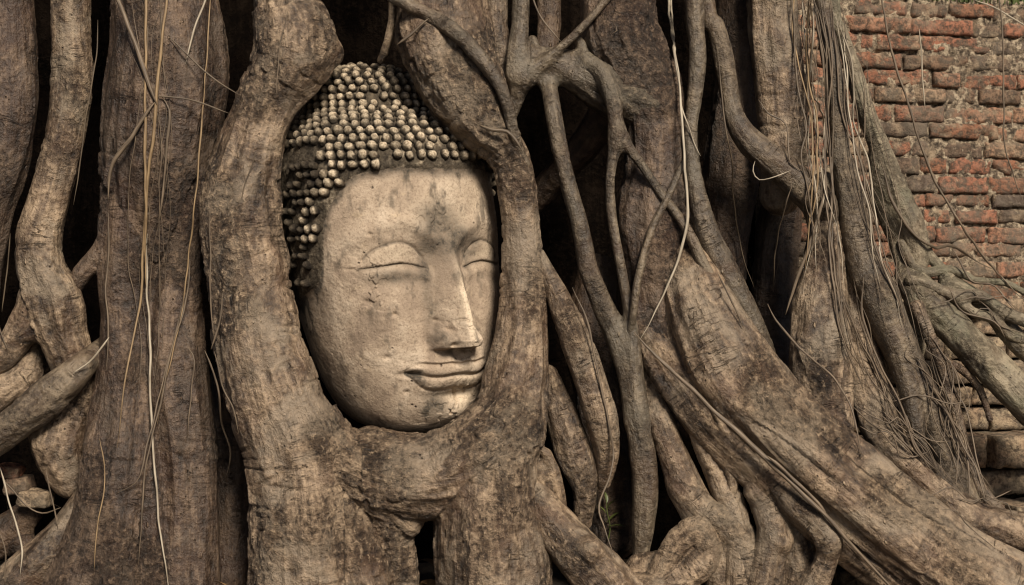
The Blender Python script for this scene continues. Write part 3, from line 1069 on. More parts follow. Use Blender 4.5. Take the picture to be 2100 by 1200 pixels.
    while a < arc[-1] - 4:
        z0 = float(np.interp(a, arc, zz))
        w0 = float(prof(np.array([z0]), 1)[0])
        pitch = 22.0 if z0 < 300 else 20.5
        circ = math.pi * (w0 + (prof(np.array([z0]), 2)[0] + prof(np.array([z0]), 3)[0]) / 2)
        cnt = max(1, int(circ / (pitch * 1.06)))
        for k in range(cnt):
            th = -math.pi + (k + 0.5 * (row % 2) + rnd.gauss(0, 0.03)) / cnt * 2 * math.pi
            zc = z0 + rnd.gauss(0, 0.8)
            tha = np.array([th])
            if zc < hairline(tha)[0] + 9 or zc > 403.5:
                continue
            dg = math.degrees(th)
            if abs(dg) > 140 and zc < 300:
                continue
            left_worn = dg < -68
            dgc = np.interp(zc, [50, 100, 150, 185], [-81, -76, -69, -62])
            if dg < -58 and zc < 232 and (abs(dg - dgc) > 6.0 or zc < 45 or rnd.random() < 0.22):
                blackened = True
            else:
                blackened = False
            if blackened and (dg > dgc or rnd.random() < 0.25 or zc > 205):
                continue
            if zc < -70 or (dg < -98 and zc < 232):
                continue
            if rnd.random() < 0.03:
                continue
            if abs(dg) < 30 and zc < 200 and rnd.random() < 0.35:
                continue
            e = 2.0
            def pt(t, zv):
                xx, ff = base_surface(np.array([t]), np.array([zv]))
                return np.array([xx[0] + 7 * math.sin(t), ff[0] + 7 * math.cos(t), zv])
            P = pt(th, zc)
            tx = pt(th + 0.02, zc) - pt(th - 0.02, zc)
            tz = pt(th, min(zc + e, 404.5)) - pt(th, zc - e)
            tx /= np.linalg.norm(tx) + 1e-9
            nrm = np.cross(tx, tz)
            nrm /= np.linalg.norm(nrm) + 1e-9
            if nrm @ np.array([math.sin(th), math.cos(th), 0.3]) < 0:
                nrm = -nrm
            tz = np.cross(nrm, tx)
            R = (pitch * 0.49) * rnd.uniform(0.9, 1.08)
            H = R * rnd.uniform(0.95, 1.3)
            ecc = rnd.uniform(0.9, 1.1)
            tipx, tipz = rnd.gauss(0, .08), rnd.gauss(-.05, .08)
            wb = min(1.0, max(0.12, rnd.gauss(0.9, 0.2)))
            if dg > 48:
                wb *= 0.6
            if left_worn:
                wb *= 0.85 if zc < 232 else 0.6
            if blackened:
                wb = 0.10  # dark curls of the blackened left temple
                R *= 0.85
            for ri in range(rings):
                for sg in range(seg):
                    an = 2 * math.pi * sg / seg
                    rr = R * prof_r[ri] * (1 + 0.10 * rnd.gauss(0, 1))
                    sh = max(0, prof_h[ri])
                    v = P + tx * (rr * math.cos(an) * ecc + tipx * R * sh) + tz * (rr * math.sin(an) / ecc + tipz * R * sh) + nrm * (H * prof_h[ri])
                    CV.append(v)
                    CW.append(wb * (0.0, 0.0, 0.22, 0.95, 1.0, 0.95)[ri])  # pale tips, dark bases: worn stone plus painted lit tops and shadowed gaps
            for ri in range(rings - 1):
                for sg in range(seg):
                    b0 = base + ri * seg
                    CF.append((b0 + sg, b0 + (sg + 1) % seg, b0 + seg + (sg + 1) % seg, b0 + seg + sg))
            base += rings * seg
        a += pitch * 0.80
        row += 1
    CV = np.array(CV)
    Vw = head_to_world(CV[:, 0], CV[:, 1], CV[:, 2])
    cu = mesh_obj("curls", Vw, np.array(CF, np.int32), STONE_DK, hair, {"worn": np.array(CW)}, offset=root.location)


build_head()

# ------------------------------------------------------------------ the fig tree: trunk, big roots, hanging rootlets
TREE_O = (at(600, 1200, 120)[0], 0.30, GROUND_Z)
tree = empty("fig_tree", TREE_O)
tag(tree, "huge grey-brown fig tree whose thick tangled roots wrap round a carved stone head", "tree")

_seed = [0.0]


def root(strokes, mat=None, label=None, vox=0.004, k=0.018, name="root", wrinkle=1.0, rough=1.0, lump=1.0, world=False, sp=True):
    _seed[0] += 3.71
    V, F, fib, rad = sdf_mesh([s if world else world_rows(s) for s in strokes], vox, k)
    V, crust = bark_displace(V, F, fib, rad, _seed[0], wrinkle, rough, lump)
    V = V.astype(np.float32)
    o = mesh_obj(name, V, F, mat or BARK, tree, {"fiber": fib + _seed[0] * 0.1, "crust": crust}, offset=TREE_O)
    if label:
        o["label"] = label
    if sp:
        splat(V)
    return o


# the trunk mass behind everything; its unseen overhead flare is shaped to block skylight
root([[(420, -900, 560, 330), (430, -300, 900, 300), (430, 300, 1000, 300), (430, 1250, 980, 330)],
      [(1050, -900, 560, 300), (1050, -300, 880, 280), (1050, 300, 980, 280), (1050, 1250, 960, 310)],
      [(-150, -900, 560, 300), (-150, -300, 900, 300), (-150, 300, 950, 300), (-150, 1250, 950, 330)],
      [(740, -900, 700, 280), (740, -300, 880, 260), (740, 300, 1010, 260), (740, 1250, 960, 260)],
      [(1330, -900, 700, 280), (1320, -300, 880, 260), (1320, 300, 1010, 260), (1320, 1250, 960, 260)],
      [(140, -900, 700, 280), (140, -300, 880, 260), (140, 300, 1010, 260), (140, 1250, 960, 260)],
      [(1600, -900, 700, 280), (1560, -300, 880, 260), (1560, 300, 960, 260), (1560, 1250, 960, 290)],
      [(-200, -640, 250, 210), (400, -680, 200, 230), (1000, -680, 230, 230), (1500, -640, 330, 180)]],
     TRUNK_SHADOW, "trunk coloured near-black to stand for shadow, seen only in the gaps between the roots", vox=0.016, k=0.08, name="trunk", wrinkle=0.4)

# roots far back in the hollows
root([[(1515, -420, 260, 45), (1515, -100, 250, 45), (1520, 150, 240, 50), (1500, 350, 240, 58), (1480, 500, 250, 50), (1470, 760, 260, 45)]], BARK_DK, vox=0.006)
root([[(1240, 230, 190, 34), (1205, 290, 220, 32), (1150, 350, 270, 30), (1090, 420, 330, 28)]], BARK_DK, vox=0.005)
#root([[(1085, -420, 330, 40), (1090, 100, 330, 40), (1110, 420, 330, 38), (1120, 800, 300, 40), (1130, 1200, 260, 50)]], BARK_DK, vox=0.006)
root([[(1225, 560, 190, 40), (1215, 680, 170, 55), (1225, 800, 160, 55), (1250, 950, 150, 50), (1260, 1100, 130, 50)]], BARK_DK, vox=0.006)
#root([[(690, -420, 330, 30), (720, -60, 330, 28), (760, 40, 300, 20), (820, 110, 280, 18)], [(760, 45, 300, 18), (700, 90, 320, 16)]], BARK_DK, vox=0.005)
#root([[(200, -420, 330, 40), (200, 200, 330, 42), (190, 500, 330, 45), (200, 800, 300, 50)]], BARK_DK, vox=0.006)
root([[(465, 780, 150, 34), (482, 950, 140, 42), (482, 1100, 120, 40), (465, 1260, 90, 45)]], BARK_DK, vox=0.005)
root([[(1610, 380, 300, 40), (1590, 520, 290, 45), (1585, 680, 280, 42), (1600, 820, 240, 40)]], BARK_DK, vox=0.006)  # dark root added to cover bricks and darken the shadowed gap

# far left
root([[(-5, -450, 60, 50), (8, -150, 60, 55), (14, 0, 60, 52), (18, 120, 55, 57), (8, 240, 50, 64), (-8, 350, 55, 58), (-32, 450, 60, 54), (-55, 620, 80, 50), (-60, 900, 80, 50), (-80, 1290, 80, 60)],
      [(40, 150, 40, 20), (42, 200, 38, 26), (30, 280, 45, 24)]], BARK_BR, "root cut by the left edge of the picture")
root([[(150, -450, 60, 42), (146, 0, 60, 40), (148, 100, 60, 40), (145, 200, 58, 40), (128, 300, 50, 39), (102, 400, 45, 41), (80, 490, 40, 45), (84, 550, 38, 48),
       (112, 615, 40, 56), (128, 680, 45, 52), (150, 745, 55, 44), (175, 830, 80, 40)],
      [(85, 600, 42, 40), (45, 680, 45, 34), (5, 735, 45, 26), (-60, 765, 45, 26), (-170, 860, 60, 30), (-230, 1000, 70, 34), (-260, 1290, 80, 44)],
      [(140, 720, 30, 26), (112, 685, 25, 20), (72, 676, 25, 16), (38, 692, 30, 17), (5, 720, 38, 18)]], BARK, "smooth upright root left of the hollow, with a crook at its foot", lump=0.8)
root([[(262, 650, 130, 8), (226, 692, 95, 13), (194, 726, 40, 21), (160, 760, 0, 30), (110, 805, -10, 39), (55, 850, -10, 38), (0, 892, -10, 35), (-70, 940, -10, 34), (-200, 1030, 0, 36), (-320, 1130, 10, 40), (-420, 1300, 20, 44)]], BARK_LT, "pale root slanting down to the left edge")
root([[(66, 715, 85, 24), (50, 765, 75, 34), (-20, 815, 70, 42), (-110, 920, 80, 44), (-150, 1280, 80, 54)], [(55, 740, 85, 26), (70, 800, 90, 30)]], BARK)
root([[(175, 800, 85, 40), (128, 880, 70, 52), (118, 920, 65, 52), (145, 985, 80, 38)], [(95, 905, 40, 30)], [(60, 850, 80, 30), (95, 880, 70, 40)]], BARK, "knobbly stump below the slanting pale root")
root([[(235, 980, 60, 50), (180, 1050, 40, 46), (125, 1110, 20, 46), (70, 1165, 5, 48), (-10, 1240, 0, 52)]], BARK)
root([[(60, 1050, 110, 28), (20, 1090, 105, 36), (-40, 1130, 100, 38)], [(20, 1090, 105, 30), (60, 1140, 100, 26), (20, 1200, 90, 34)]], BARK_DK)

# the broad fluted mass left of the statue
root([[(325, -450, 80, 112), (330, -150, 80, 108), (337, 0, 80, 104), (345, 100, 75, 112), (338, 200, 72, 118), (325, 300, 72, 112), (312, 400, 75, 92), (305, 480, 80, 72)],
      [(285, 300, 75, 60), (268, 430, 60, 62), (262, 550, 55, 58), (265, 660, 52, 55), (262, 760, 45, 60), (255, 860, 30, 70), (246, 960, 10, 76), (232, 1060, -5, 78), (205, 1160, -15, 90), (170, 1300, -20, 110)],
      [(385, 180, 60, 60), (385, 300, 65, 55), (385, 400, 70, 48), (372, 520, 70, 44), (358, 640, 58, 56), (362, 760, 45, 62), (375, 900, 30, 62), (382, 1050, 20, 62), (385, 1300, 10, 66)],
      [(312, 440, 78, 48), (308, 600, 84, 42), (308, 760, 70, 42), (300, 900, 35, 54), (305, 1050, 15, 60), (310, 1280, 0, 66)],
      [(252, 470, 50, 24), (215, 510, 40, 22), (170, 560, 40, 20), (158, 585, 45, 16)]],
     BARK_BR, "broad fluted root mass between the hollow and the statue", k=0.012, wrinkle=1.0)

# the cradle round the statue
root([[(592, -450, 0, 68), (588, -150, 0, 64), (585, 0, 0, 61), (600, 60, -5, 75), (605, 112, -5, 80), (574, 165, -5, 66), (549, 210, -5, 60), (530, 255, -8, 60), (515, 300, -10, 67), (503, 350, -12, 72),
       (496, 400, -15, 77), (494, 450, -18, 80), (499, 500, -20, 81), (509, 550, -22, 82), (515, 600, -25, 79), (523, 650, -30, 86), (531, 700, -36, 90), (544, 750, -42, 92), (560, 800, -46, 96),
       (576, 850, -48, 98), (600, 900, -50, 102), (615, 1000, -55, 102), (625, 1100, -60, 106), (640, 1300, -60, 118)],
      [(620, 70, 0, 55), (668, 108, 10, 36)],
      [(590, 840, -55, 74), (665, 930, -45, 68), (690, 1030, -52, 58), (708, 1110, -60, 64), (738, 1220, -62, 76), (745, 1300, -62, 78)],
      [(655, 895, -40, 54), (720, 950, -38, 68), (800, 975, -45, 84), (900, 975, -50, 88), (990, 940, -50, 96), (1040, 880, -45, 80)],
      [(760, 912, -10, 38), (860, 937, -20, 46), (950, 908, -20, 43), (985, 860, -20, 36)],
      [(765, 985, -40, 50), (800, 1070, -42, 46), (818, 1150, -30, 38), (826, 1240, -20, 36)],
      [(640, 905, -64, 56), (720, 955, -72, 50), (790, 1018, -70, 40), (842, 1068, -60, 28)],
      [(830, -450, 60, 70), (880, -150, 50, 84), (905, 0, 40, 88), (910, 70, 32, 98), (932, 140, 25, 92), (962, 200, 10, 82), (996, 255, 5, 62), (1035, 305, 5, 42), (1055, 350, 8, 39), (1063, 400, 10, 39), (1069, 450, 10, 38),
       (1071, 520, 10, 41), (1073, 600, 8, 46), (1069, 700, -2, 57), (1059, 790, -20, 67), (1046, 870, -40, 73), (1010, 960, -50, 96), (1000, 1060, -55, 108), (1005, 1150, -58, 116), (1010, 1320, -60, 122)]],
     BARK, "great root that cradles the stone head and fuses below its chin", vox=0.003, k=0.014, wrinkle=1.6, rough=1.35, lump=1.1)
# bark lip and scar on the right foot of the cradle
root([[(1098, 915, -60, 8), (1122, 930, -62, 10), (1137, 965, -58, 11), (1146, 1010, -50, 12), (1156, 1070, -45, 12)],
      [(1105, 960, -40, 26), (1112, 1020, -40, 32), (1118, 1080, -40, 30)]], BARK, vox=0.003)
root([[(1095, 1010, -50, 34), (1135, 1075, -60, 46), (1178, 1125, -70, 52), (1230, 1180, -75, 58), (1310, 1280, -80, 66)], [(1213, 1128, -118, 22)]],
     BARK, "stub root with a knot-hole right of the cradle's foot", k=0.02)
# rope-like root along the cradle's right arm
root([[(775, -450, -40, 16), (790, -60, -50, 15), (820, 0, -58, 14), (872, 27, -62, 15), (922, 57, -66, 16), (962, 92, -68, 16), (1000, 138, -66, 15), (1028, 182, -62, 14), (1043, 222, -54, 13), (1050, 262, -42, 12), (1062, 300, -28, 10), (1080, 335, -20, 7)]],
     BARK_LT, "smooth rope-thick root lying over the cradle's right arm", vox=0.003, k=0.01)
root([[(808, -300, 120, 9), (805, 0, 100, 8), (800, 60, 90, 8), (788, 110, 90, 9), (780, 124, 95, 8)]], BARK, vox=0.003, k=0.01)

# stems and node right of the statue
root([[(1015, -450, 90, 24), (1018, 0, 80, 22), (1024, 70, 75, 22), (1032, 140, 80, 20), (1045, 220, 90, 14)]], BARK, vox=0.0035)
root([[(1075, -450, 60, 20), (1068, 0, 50, 18), (1066, 60, 45, 19), (1062, 120, 40, 24), (1068, 160, 40, 26), (1060, 200, 48, 16), (1050, 240, 55, 10)],
      [(1290, -60, 10, 7), (1238, 5, 10, 8), (1195, 55, 12, 9), (1150, 97, 18, 9), (1110, 132, 28, 12), (1072, 160, 38, 20)],
      [(1068, 150, 42, 22), (1092, 112, 55, 20), (1130, 128, 60, 30), (1190, 152, 62, 42), (1262, 188, 62, 54), (1330, 215, 62, 62)],
      [(1200, 150, 50, 26), (1196, 100, 45, 12), (1183, 75, 40, 8)],
      [(1092, 85, 95, 12), (1110, 128, 82, 15), (1122, 165, 55, 17), (1130, 205, 22, 17), (1143, 280, 0, 17), (1163, 370, -5, 17), (1188, 455, -5, 18), (1206, 550, 0, 20), (1236, 625, 5, 22), (1268, 700, 5, 24), (1290, 780, 0, 22), (1304, 860, -8, 24),
       (1318, 930, -15, 27), (1323, 1010, -15, 27), (1318, 1090, -10, 22), (1312, 1150, 0, 16)],
      [(1205, 125, 30, 12), (1232, 140, 10, 14), (1252, 190, 0, 17), (1262, 240, -5, 16), (1265, 280, -6, 17), (1258, 320, -8, 12), (1251, 370, -10, 10), (1253, 430, -10, 10), (1266, 510, -12, 10), (1281, 590, -12, 11), (1296, 670, -12, 12), (1304, 760, -12, 15), (1312, 860, -12, 18)],
      [(1268, 275, -6, 13), (1310, 330, -10, 9), (1352, 392, -16, 9), (1397, 452, -22, 10), (1422, 497, -28, 12), (1444, 545, -30, 12), (1478, 602, -34, 11), (1525, 665, -36, 10), (1560, 720, -20, 8)]],
     BARK_LT, "crooked root knot bridging two big stems and sending slender forked roots down over the dark gap", vox=0.0035, k=0.022, lump=0.8)
root([[(1128, -450, 130, 26), (1126, 0, 125, 24), (1124, 60, 110, 24), (1120, 120, 90, 22)]], BARK_DK, vox=0.004)
root([[(1290, -450, 75, 66), (1286, -150, 75, 62), (1284, 0, 75, 62), (1276, 70, 72, 78), (1300, 130, 70, 74), (1332, 180, 65, 66), (1340, 230, 62, 62), (1342, 300, 60, 58), (1340, 370, 60, 62), (1332, 440, 55, 74),
       (1340, 540, 48, 68), (1346, 640, 42, 60), (1372, 740, 36, 56), (1425, 850, 25, 56)],
      [(1235, 90, 60, 44), (1230, 20, 70, 40), (1235, -200, 75, 40)]],
     BARK_BR, "thick reddish-brown stem with cross folds rising behind the slender forked roots", vox=0.0035, k=0.022, wrinkle=1.9, lump=1.2)
root([[(1372, 420, 75, 34), (1386, 490, 46, 46), (1408, 560, 26, 62), (1432, 640, 2, 76), (1485, 750, -26, 82), (1560, 850, -50, 80), (1650, 935, -72, 77), (1750, 1020, -92, 76), (1860, 1105, -108, 78), (1990, 1190, -130, 84), (2160, 1290, -140, 84)],
      [(1340, 690, 40, 48), (1390, 770, 5, 56), (1465, 870, -30, 56), (1560, 960, -55, 50), (1660, 1050, -75, 46), (1760, 1130, -90, 46), (1900, 1230, -100, 50)],
      [(1420, 530, 20, 22), (1470, 610, -15, 30), (1530, 700, -45, 34), (1600, 790, -70, 34), (1690, 880, -95, 34), (1790, 960, -115, 34), (1890, 1040, -128, 32), (2000, 1115, -135, 30), (2150, 1190, -140, 30)],
      [(1380, 640, 5, 26), (1450, 750, -60, 30), (1540, 850, -95, 28), (1640, 945, -120, 30), (1740, 1030, -142, 28), (1840, 1110, -158, 30), (1990, 1220, -165, 30)]],
     BARK, "biggest buttress root sweeping diagonally to the lower right corner", vox=0.0035, k=0.020, wrinkle=1.0, lump=1.5)
root([[(1400, 335, -12, 6), (1372, 400, -22, 7), (1340, 462, -30, 8), (1320, 525, -35, 8), (1306, 585, -38, 8), (1298, 650, -30, 8), (1290, 700, -5, 8)]], BARK_LT, vox=0.003, k=0.01, lump=0.5)

# roots between the cradle and the diagonal
root([[(1108, 520, 10, 10), (1128, 570, 5, 18), (1158, 640, -5, 29), (1188, 718, -15, 33), (1214, 790, -20, 34), (1234, 865, -20, 32), (1244, 930, -10, 25), (1238, 990, 5, 15)]], BARK, vox=0.0035, wrinkle=0.5)
root([[(1120, 770, 30, 24), (1140, 820, 20, 30), (1163, 885, 10, 36), (1186, 950, 5, 36), (1200, 1010, 10, 26), (1195, 1070, 20, 20)]], BARK, vox=0.0035)
root([[(1320, 700, 60, 26), (1335, 800, 25, 26), (1352, 860, 5, 31), (1380, 930, -10, 31), (1408, 1000, -20, 36), (1440, 1070, -30, 34), (1470, 1140, -40, 30), (1480, 1240, -40, 34)],
      [(1400, 1000, -30, 26), (1440, 1045, -45, 30), (1500, 1080, -50, 36), (1530, 1150, -55, 38), (1545, 1260, -55, 42)]], BARK, "twisted low roots in front of the dark hollow", vox=0.0035, k=0.016)
root([[(1360, 1175, -60, 28), (1395, 1110, -60, 30), (1435, 1085, -62, 28), (1452, 1125, -62, 30), (1425, 1165, -65, 34), (1380, 1190, -68, 30)], [(1310, 1165, -20, 30), (1370, 1150, -40, 26)], [(1300, 1210, -70, 34), (1400, 1225, -75, 36)]], BARK, "curled knot of root at the bottom", vox=0.0035, k=0.014, wrinkle=1.5)
root([[(1385, 815, -15, 7), (1412, 862, -25, 10), (1442, 890, -38, 12), (1470, 905, -45, 14), (1494, 945, -55, 15), (1502, 990, -55, 13), (1494, 1045, -45, 10)]], BARK, vox=0.003)
root([[(1475, 780, -78, 12), (1512, 848, -70, 24), (1548, 915, -45, 36), (1590, 970, -25, 48), (1625, 1060, -35, 46), (1635, 1150, -40, 46), (1640, 1260, -40, 60)],
      [(1445, 800, -72, 10), (1488, 872, -70, 22), (1528, 940, -62, 29), (1558, 1000, -58, 33), (1588, 1080, -72, 36), (1572, 1165, -80, 34), (1560, 1270, -85, 42)], [(1600, 1110, -90, 26)], [(1545, 1010, -72, 20)], [(1702, 1105, -120, 30)],
      [(1525, 875, -82, 12), (1560, 930, -88, 20), (1592, 985, -95, 23), (1625, 1030, -105, 26), (1675, 1070, -115, 30), (1700, 1110, -118, 26), (1690, 1160, -105, 24), (1660, 1220, -95, 34)],
      [(1410, 830, -30, 10), (1440, 900, -30, 22), (1475, 975, -30, 29), (1502, 1050, -45, 30), (1515, 1130, -55, 34), (1520, 1260, -60, 44)]],
     BARK, "swollen claw-like root foot under the diagonal buttress", vox=0.0035, k=0.010, wrinkle=1.4)

# right-hand stems
root([[(1420, -450, 40, 24), (1424, 0, 30, 20), (1431, 100, 25, 18), (1425, 190, 22, 16), (1416, 260, 20, 14), (1418, 320, 15, 15), (1430, 400, 10, 19), (1452, 480, 5, 24), (1482, 545, 0, 27), (1512, 605, 0, 28), (1545, 675, 10, 26), (1580, 760, 30, 24)]],
     BARK_LT, "smooth grey stem beside the hanging pale rootlets", vox=0.0035, lump=0.6)
root([[(1440, -450, 90, 18), (1450, 0, 80, 16), (1467, 50, 75, 18), (1485, 120, 70, 21), (1496, 195, 65, 20), (1510, 250, 58, 22), (1542, 294, 50, 28), (1592, 335, 45, 32), (1640, 378, 45, 36), (1680, 420, 60, 38), (1700, 480, 90, 36)]],
     BARK_LT, "elbowed root bending right behind the rootlets", vox=0.0035, lump=0.7)
root([[(1580, -450, 140, 54), (1582, 0, 140, 50), (1590, 100, 135, 52), (1602, 210, 130, 50), (1608, 300, 130, 48), (1600, 400, 150, 42)]], BARK, vox=0.004)
root([[(1690, 380, 90, 26), (1692, 500, 60, 38), (1684, 580, 40, 50), (1680, 660, 25, 58), (1682, 740, 15, 56), (1690, 820, 0, 46), (1708, 900, -20, 42), (1765, 965, -40, 32), (1850, 1012, -50, 30), (1930, 1068, -55, 31), (2000, 1115, -55, 30), (2090, 1165, -60, 30)],
      [(1650, 700, 10, 24), (1652, 780, 0, 30), (1668, 850, -15, 28)], [(1712, 680, 10, 22), (1718, 770, 0, 28), (1722, 860, -15, 28)]],
     BARK, "upright buttress running out along the diagonal root", vox=0.004, k=0.02, wrinkle=1.3)
root([[(1735, 480, 110, 26), (1742, 560, 90, 34), (1758, 650, 75, 40), (1772, 750, 60, 44), (1795, 850, 45, 44), (1840, 930, 20, 34), (1900, 985, 0, 28), (1960, 1035, -15, 30), (2030, 1075, -20, 36), (2160, 1105, -20, 42)]], BARK, vox=0.004)
root([[(1680, -450, 70, 26), (1688, 0, 60, 18), (1700, 100, 58, 20), (1717, 200, 55, 18), (1722, 300, 50, 19), (1737, 370, 45, 25), (1750, 450, 40, 28), (1768, 530, 35, 34), (1802, 605, 30, 40), (1830, 680, 28, 40), (1868, 760, 30, 34), (1902, 830, 35, 32), (1926, 900, 40, 31), (1958, 970, 40, 28), (1990, 1040, 30, 24)],
      [(1835, 690, 20, 26), (1858, 780, 10, 22), (1876, 860, 5, 18), (1890, 930, 0, 15), (1925, 975, -5, 16), (1960, 1010, -8, 18)]],
     BARK_LT, "long grey stem in front of the brick wall, forking low down", vox=0.0035, k=0.016, lump=0.7)
root([[(1690, -450, 190, 20), (1706, 0, 180, 15), (1722, 60, 175, 14), (1746, 130, 170, 17), (1766, 200, 165, 19), (1787, 260, 160, 19), (1810, 320, 155, 22), (1832, 380, 150, 26), (1854, 435, 145, 28), (1872, 480, 140, 24), (1882, 530, 135, 17), (1886, 570, 130, 16)],
      [(1800, 330, 165, 20), (1815, 420, 165, 24), (1838, 490, 160, 17), (1848, 540, 150, 13), (1862, 580, 140, 14)],
      [(1868, 450, 145, 20), (1893, 490, 145, 10), (1905, 520, 140, 10), (1935, 560, 130, 14), (1950, 590, 125, 16)],
      [(1860, 570, 135, 24), (1895, 610, 120, 38), (1935, 652, 110, 36), (1990, 708, 95, 36), (2050, 768, 85, 38), (2120, 838, 75, 38), (2250, 930, 70, 40)],
      [(1890, 620, 125, 30), (1880, 680, 130, 26), (1870, 740, 140, 20)],
      [(1945, 580, 125, 14), (1985, 598, 120, 17), (2035, 638, 110, 19), (2080, 695, 100, 22), (2140, 745, 95, 24)]],
     BARK_PALE, "pale greenish root spreading like fingers over the brick wall's foot", vox=0.0035, k=0.016, lump=0.8)

# smaller branches knotted over the wall's footing
root([[(1868, 575, 110, 14), (1905, 585, 95, 13), (1955, 606, 88, 12), (2010, 606, 80, 12), (2060, 640, 75, 13), (2130, 668, 70, 13)],
      [(1955, 606, 88, 11), (1995, 640, 82, 10), (2040, 655, 78, 10), (2075, 690, 80, 9), (2120, 700, 80, 9)]], BARK_PALE, vox=0.003, k=0.012)
root([[(1880, 630, 85, 16), (1910, 700, 75, 13), (1938, 770, 78, 12), (1962, 850, 70, 12), (1980, 930, 55, 12), (2010, 1000, 30, 13), (2060, 1060, 20, 14)],
      [(1925, 735, 78, 10), (1975, 760, 90, 9), (2010, 800, 100, 8), (2030, 860, 95, 7)]], BARK, vox=0.003, k=0.012)
root([[(1850, 500, 140, 11), (1872, 545, 125, 11), (1900, 560, 118, 11), (1950, 552, 125, 9), (2000, 575, 120, 8), (2060, 580, 125, 7), (2120, 610, 125, 7)]], BARK_PALE, vox=0.003, k=0.01)

# ------------------------------------------------------------------ thin rootlets
_tn = [0]


_loose = []


def rootlet(pts, mat=None, wob=0.0028, lift=1.0, win=9, ring=7, loose=False):
    _tn[0] += 1
    rows = [(a, b, c, e * 0.76) for a, b, c, e in drape(pts, 10.0, win, lift)]
    V, F, fib = tube(rows, ring, 0.010, wob, _tn[0] * 1.37, True)
    if loose:
        _loose.append((V, F, fib))
        return None
    o = mesh_obj("aerial_root", V, F, mat or THREAD, tree, {"fiber": fib}, offset=TREE_O)
    return o


# left curtain
rootlet([(215, -80, 6), (242, 0, 6), (272, 75, 6), (298, 150, 6.5), (316, 200, 7), (321, 215, 5)], THREAD)
rootlet([(322, 205, 3), (300, 232, 5), (268, 280, 6), (238, 325, 6), (225, 365, 5), (221, 410, 4)], THREAD)
rootlet([(300, -80, 3.5), (299, 0, 3.5), (299, 120, 3.5), (297, 260, 3.8), (299, 380, 4), (298, 480, 4), (300, 590, 3.5)], THREAD_TAN)
rootlet([(346, -80, 4), (342, 0, 4), (330, 110, 4.2), (322, 190, 4.2), (315, 270, 4), (306, 350, 4), (300, 420, 4), (294, 500, 3.5), (290, 600, 3), (275, 680, 2.5), (255, 790, 2.5), (240, 920, 2)], THREAD_TAN)
rootlet([(303, 480, 3), (300, 560, 3.2), (304, 640, 3.2), (308, 720, 3.2), (310, 850, 3.2), (318, 960, 3.2), (326, 1060, 3), (336, 1140, 3), (350, 1220, 3)], THREAD_PALE)
rootlet([(450, -80, 2.5), (424, -5, 2.6), (400, 60, 2.6), (380, 130, 2.4)], THREAD_PALE)
rootlet([(435, -60, 2), (428, 60, 2), (420, 160, 2), (413, 260, 2.2), (405, 360, 2.2), (398, 440, 2.2), (388, 520, 2.2), (380, 600, 2), (360, 700, 2), (335, 800, 2), (322, 870, 2)], THREAD_TAN)
rootlet([(332, 198, 3), (345, 225, 3.5), (347, 265, 3.5), (340, 330, 3.2), (333, 400, 3), (328, 450, 2)], THREAD)
rootlet([(320, 196, 2.6), (370, 203, 2.6), (420, 213, 2.4), (470, 232, 2)], THREAD_DK)
rootlet([(345, 75, 2.4), (400, 125, 2.4), (450, 170, 2.4), (490, 195, 2)], THREAD_DK)
rootlet([(430, 430, 2), (431, 560, 2), (433, 640, 2.2), (440, 700, 2.4)], THREAD)
rootlet([(455, 600, 2), (450, 660, 2.2), (432, 715, 3)], THREAD)
rootlet([(388, 530, 2.5), (380, 620, 2.5), (350, 720, 2.5), (328, 830, 2.5), (300, 940, 2.5), (292, 1040, 2.5), (284, 1160, 2.3)], THREAD)
rootlet([(380, 600, 2), (345, 740, 2.2), (310, 880, 2.2), (285, 980, 2.2), (240, 1012, 2)], THREAD)
rootlet([(220, 430, 2), (222, 520, 2.4), (218, 600, 2.6), (222, 700, 2.6), (218, 760, 2)], THREAD)
rootlet([(224, 690, 2.6), (190, 735, 2.6), (150, 765, 2.2)], THREAD_PALE)
rootlet([(385, 710, 2), (398, 740, 2.2), (390, 820, 2.2), (384, 895, 2)], THREAD)
rootlet([(420, 720, 2.4), (436, 760, 2.6), (450, 815, 2.6), (456, 870, 2.6), (473, 920, 2.6), (470, 955, 2.6), (460, 982, 2)], THREAD)
rootlet([(440, 720, 2.2), (455, 790, 2.2), (478, 840, 2.2), (490, 890, 2)], THREAD_DK)
rootlet([(200, 40, 1.6), (198, 110, 1.8), (180, 220, 1.8), (165, 330, 1.8), (150, 420, 1.6)], THREAD_DK)
rootlet([(590, 20, 1.5), (572, 110, 1.6), (566, 200, 1.6)], THREAD)
rootlet([(525, 310, 1.4), (505, 370, 1.6), (496, 410, 1.6)], THREAD_DK)
rootlet([(0, 960, 2.6), (15, 1020, 2.6), (35, 1080, 2.6), (46, 1130, 2.6), (40, 1180, 2.2)], THREAD_PALE)
rootlet([(8, 985, 2), (45, 1030, 2), (85, 1052, 2.2), (125, 1040, 2)], THREAD)
rootlet([(95, 965, 2), (108, 1030, 2), (120, 1085, 2)], THREAD)
rootlet([(-10, 640, 2), (6, 690, 2), (16, 720, 2)], THREAD)
rootlet([(0, 1095, 2), (12, 1140, 2), (10, 1200, 2)], THREAD)
rootlet([(20, 480, 1.6), (14, 560, 1.8), (5, 640, 1.6)], THREAD_DK)
rootlet([(205, 900, 1.8), (215, 990, 1.8), (200, 1080, 1.8), (192, 1170, 1.6)], THREAD_TAN)

# vein on the statue's top and the cradle
rootlet([(880, 38, 3), (862, 52, 3.5), (842, 70, 4), (815, 92, 4)], THREAD_DK)
rootlet([(985, 255, 4), (1010, 265, 5), (1040, 268, 5.5), (1058, 285, 5), (1070, 310, 4)], THREAD_DK)

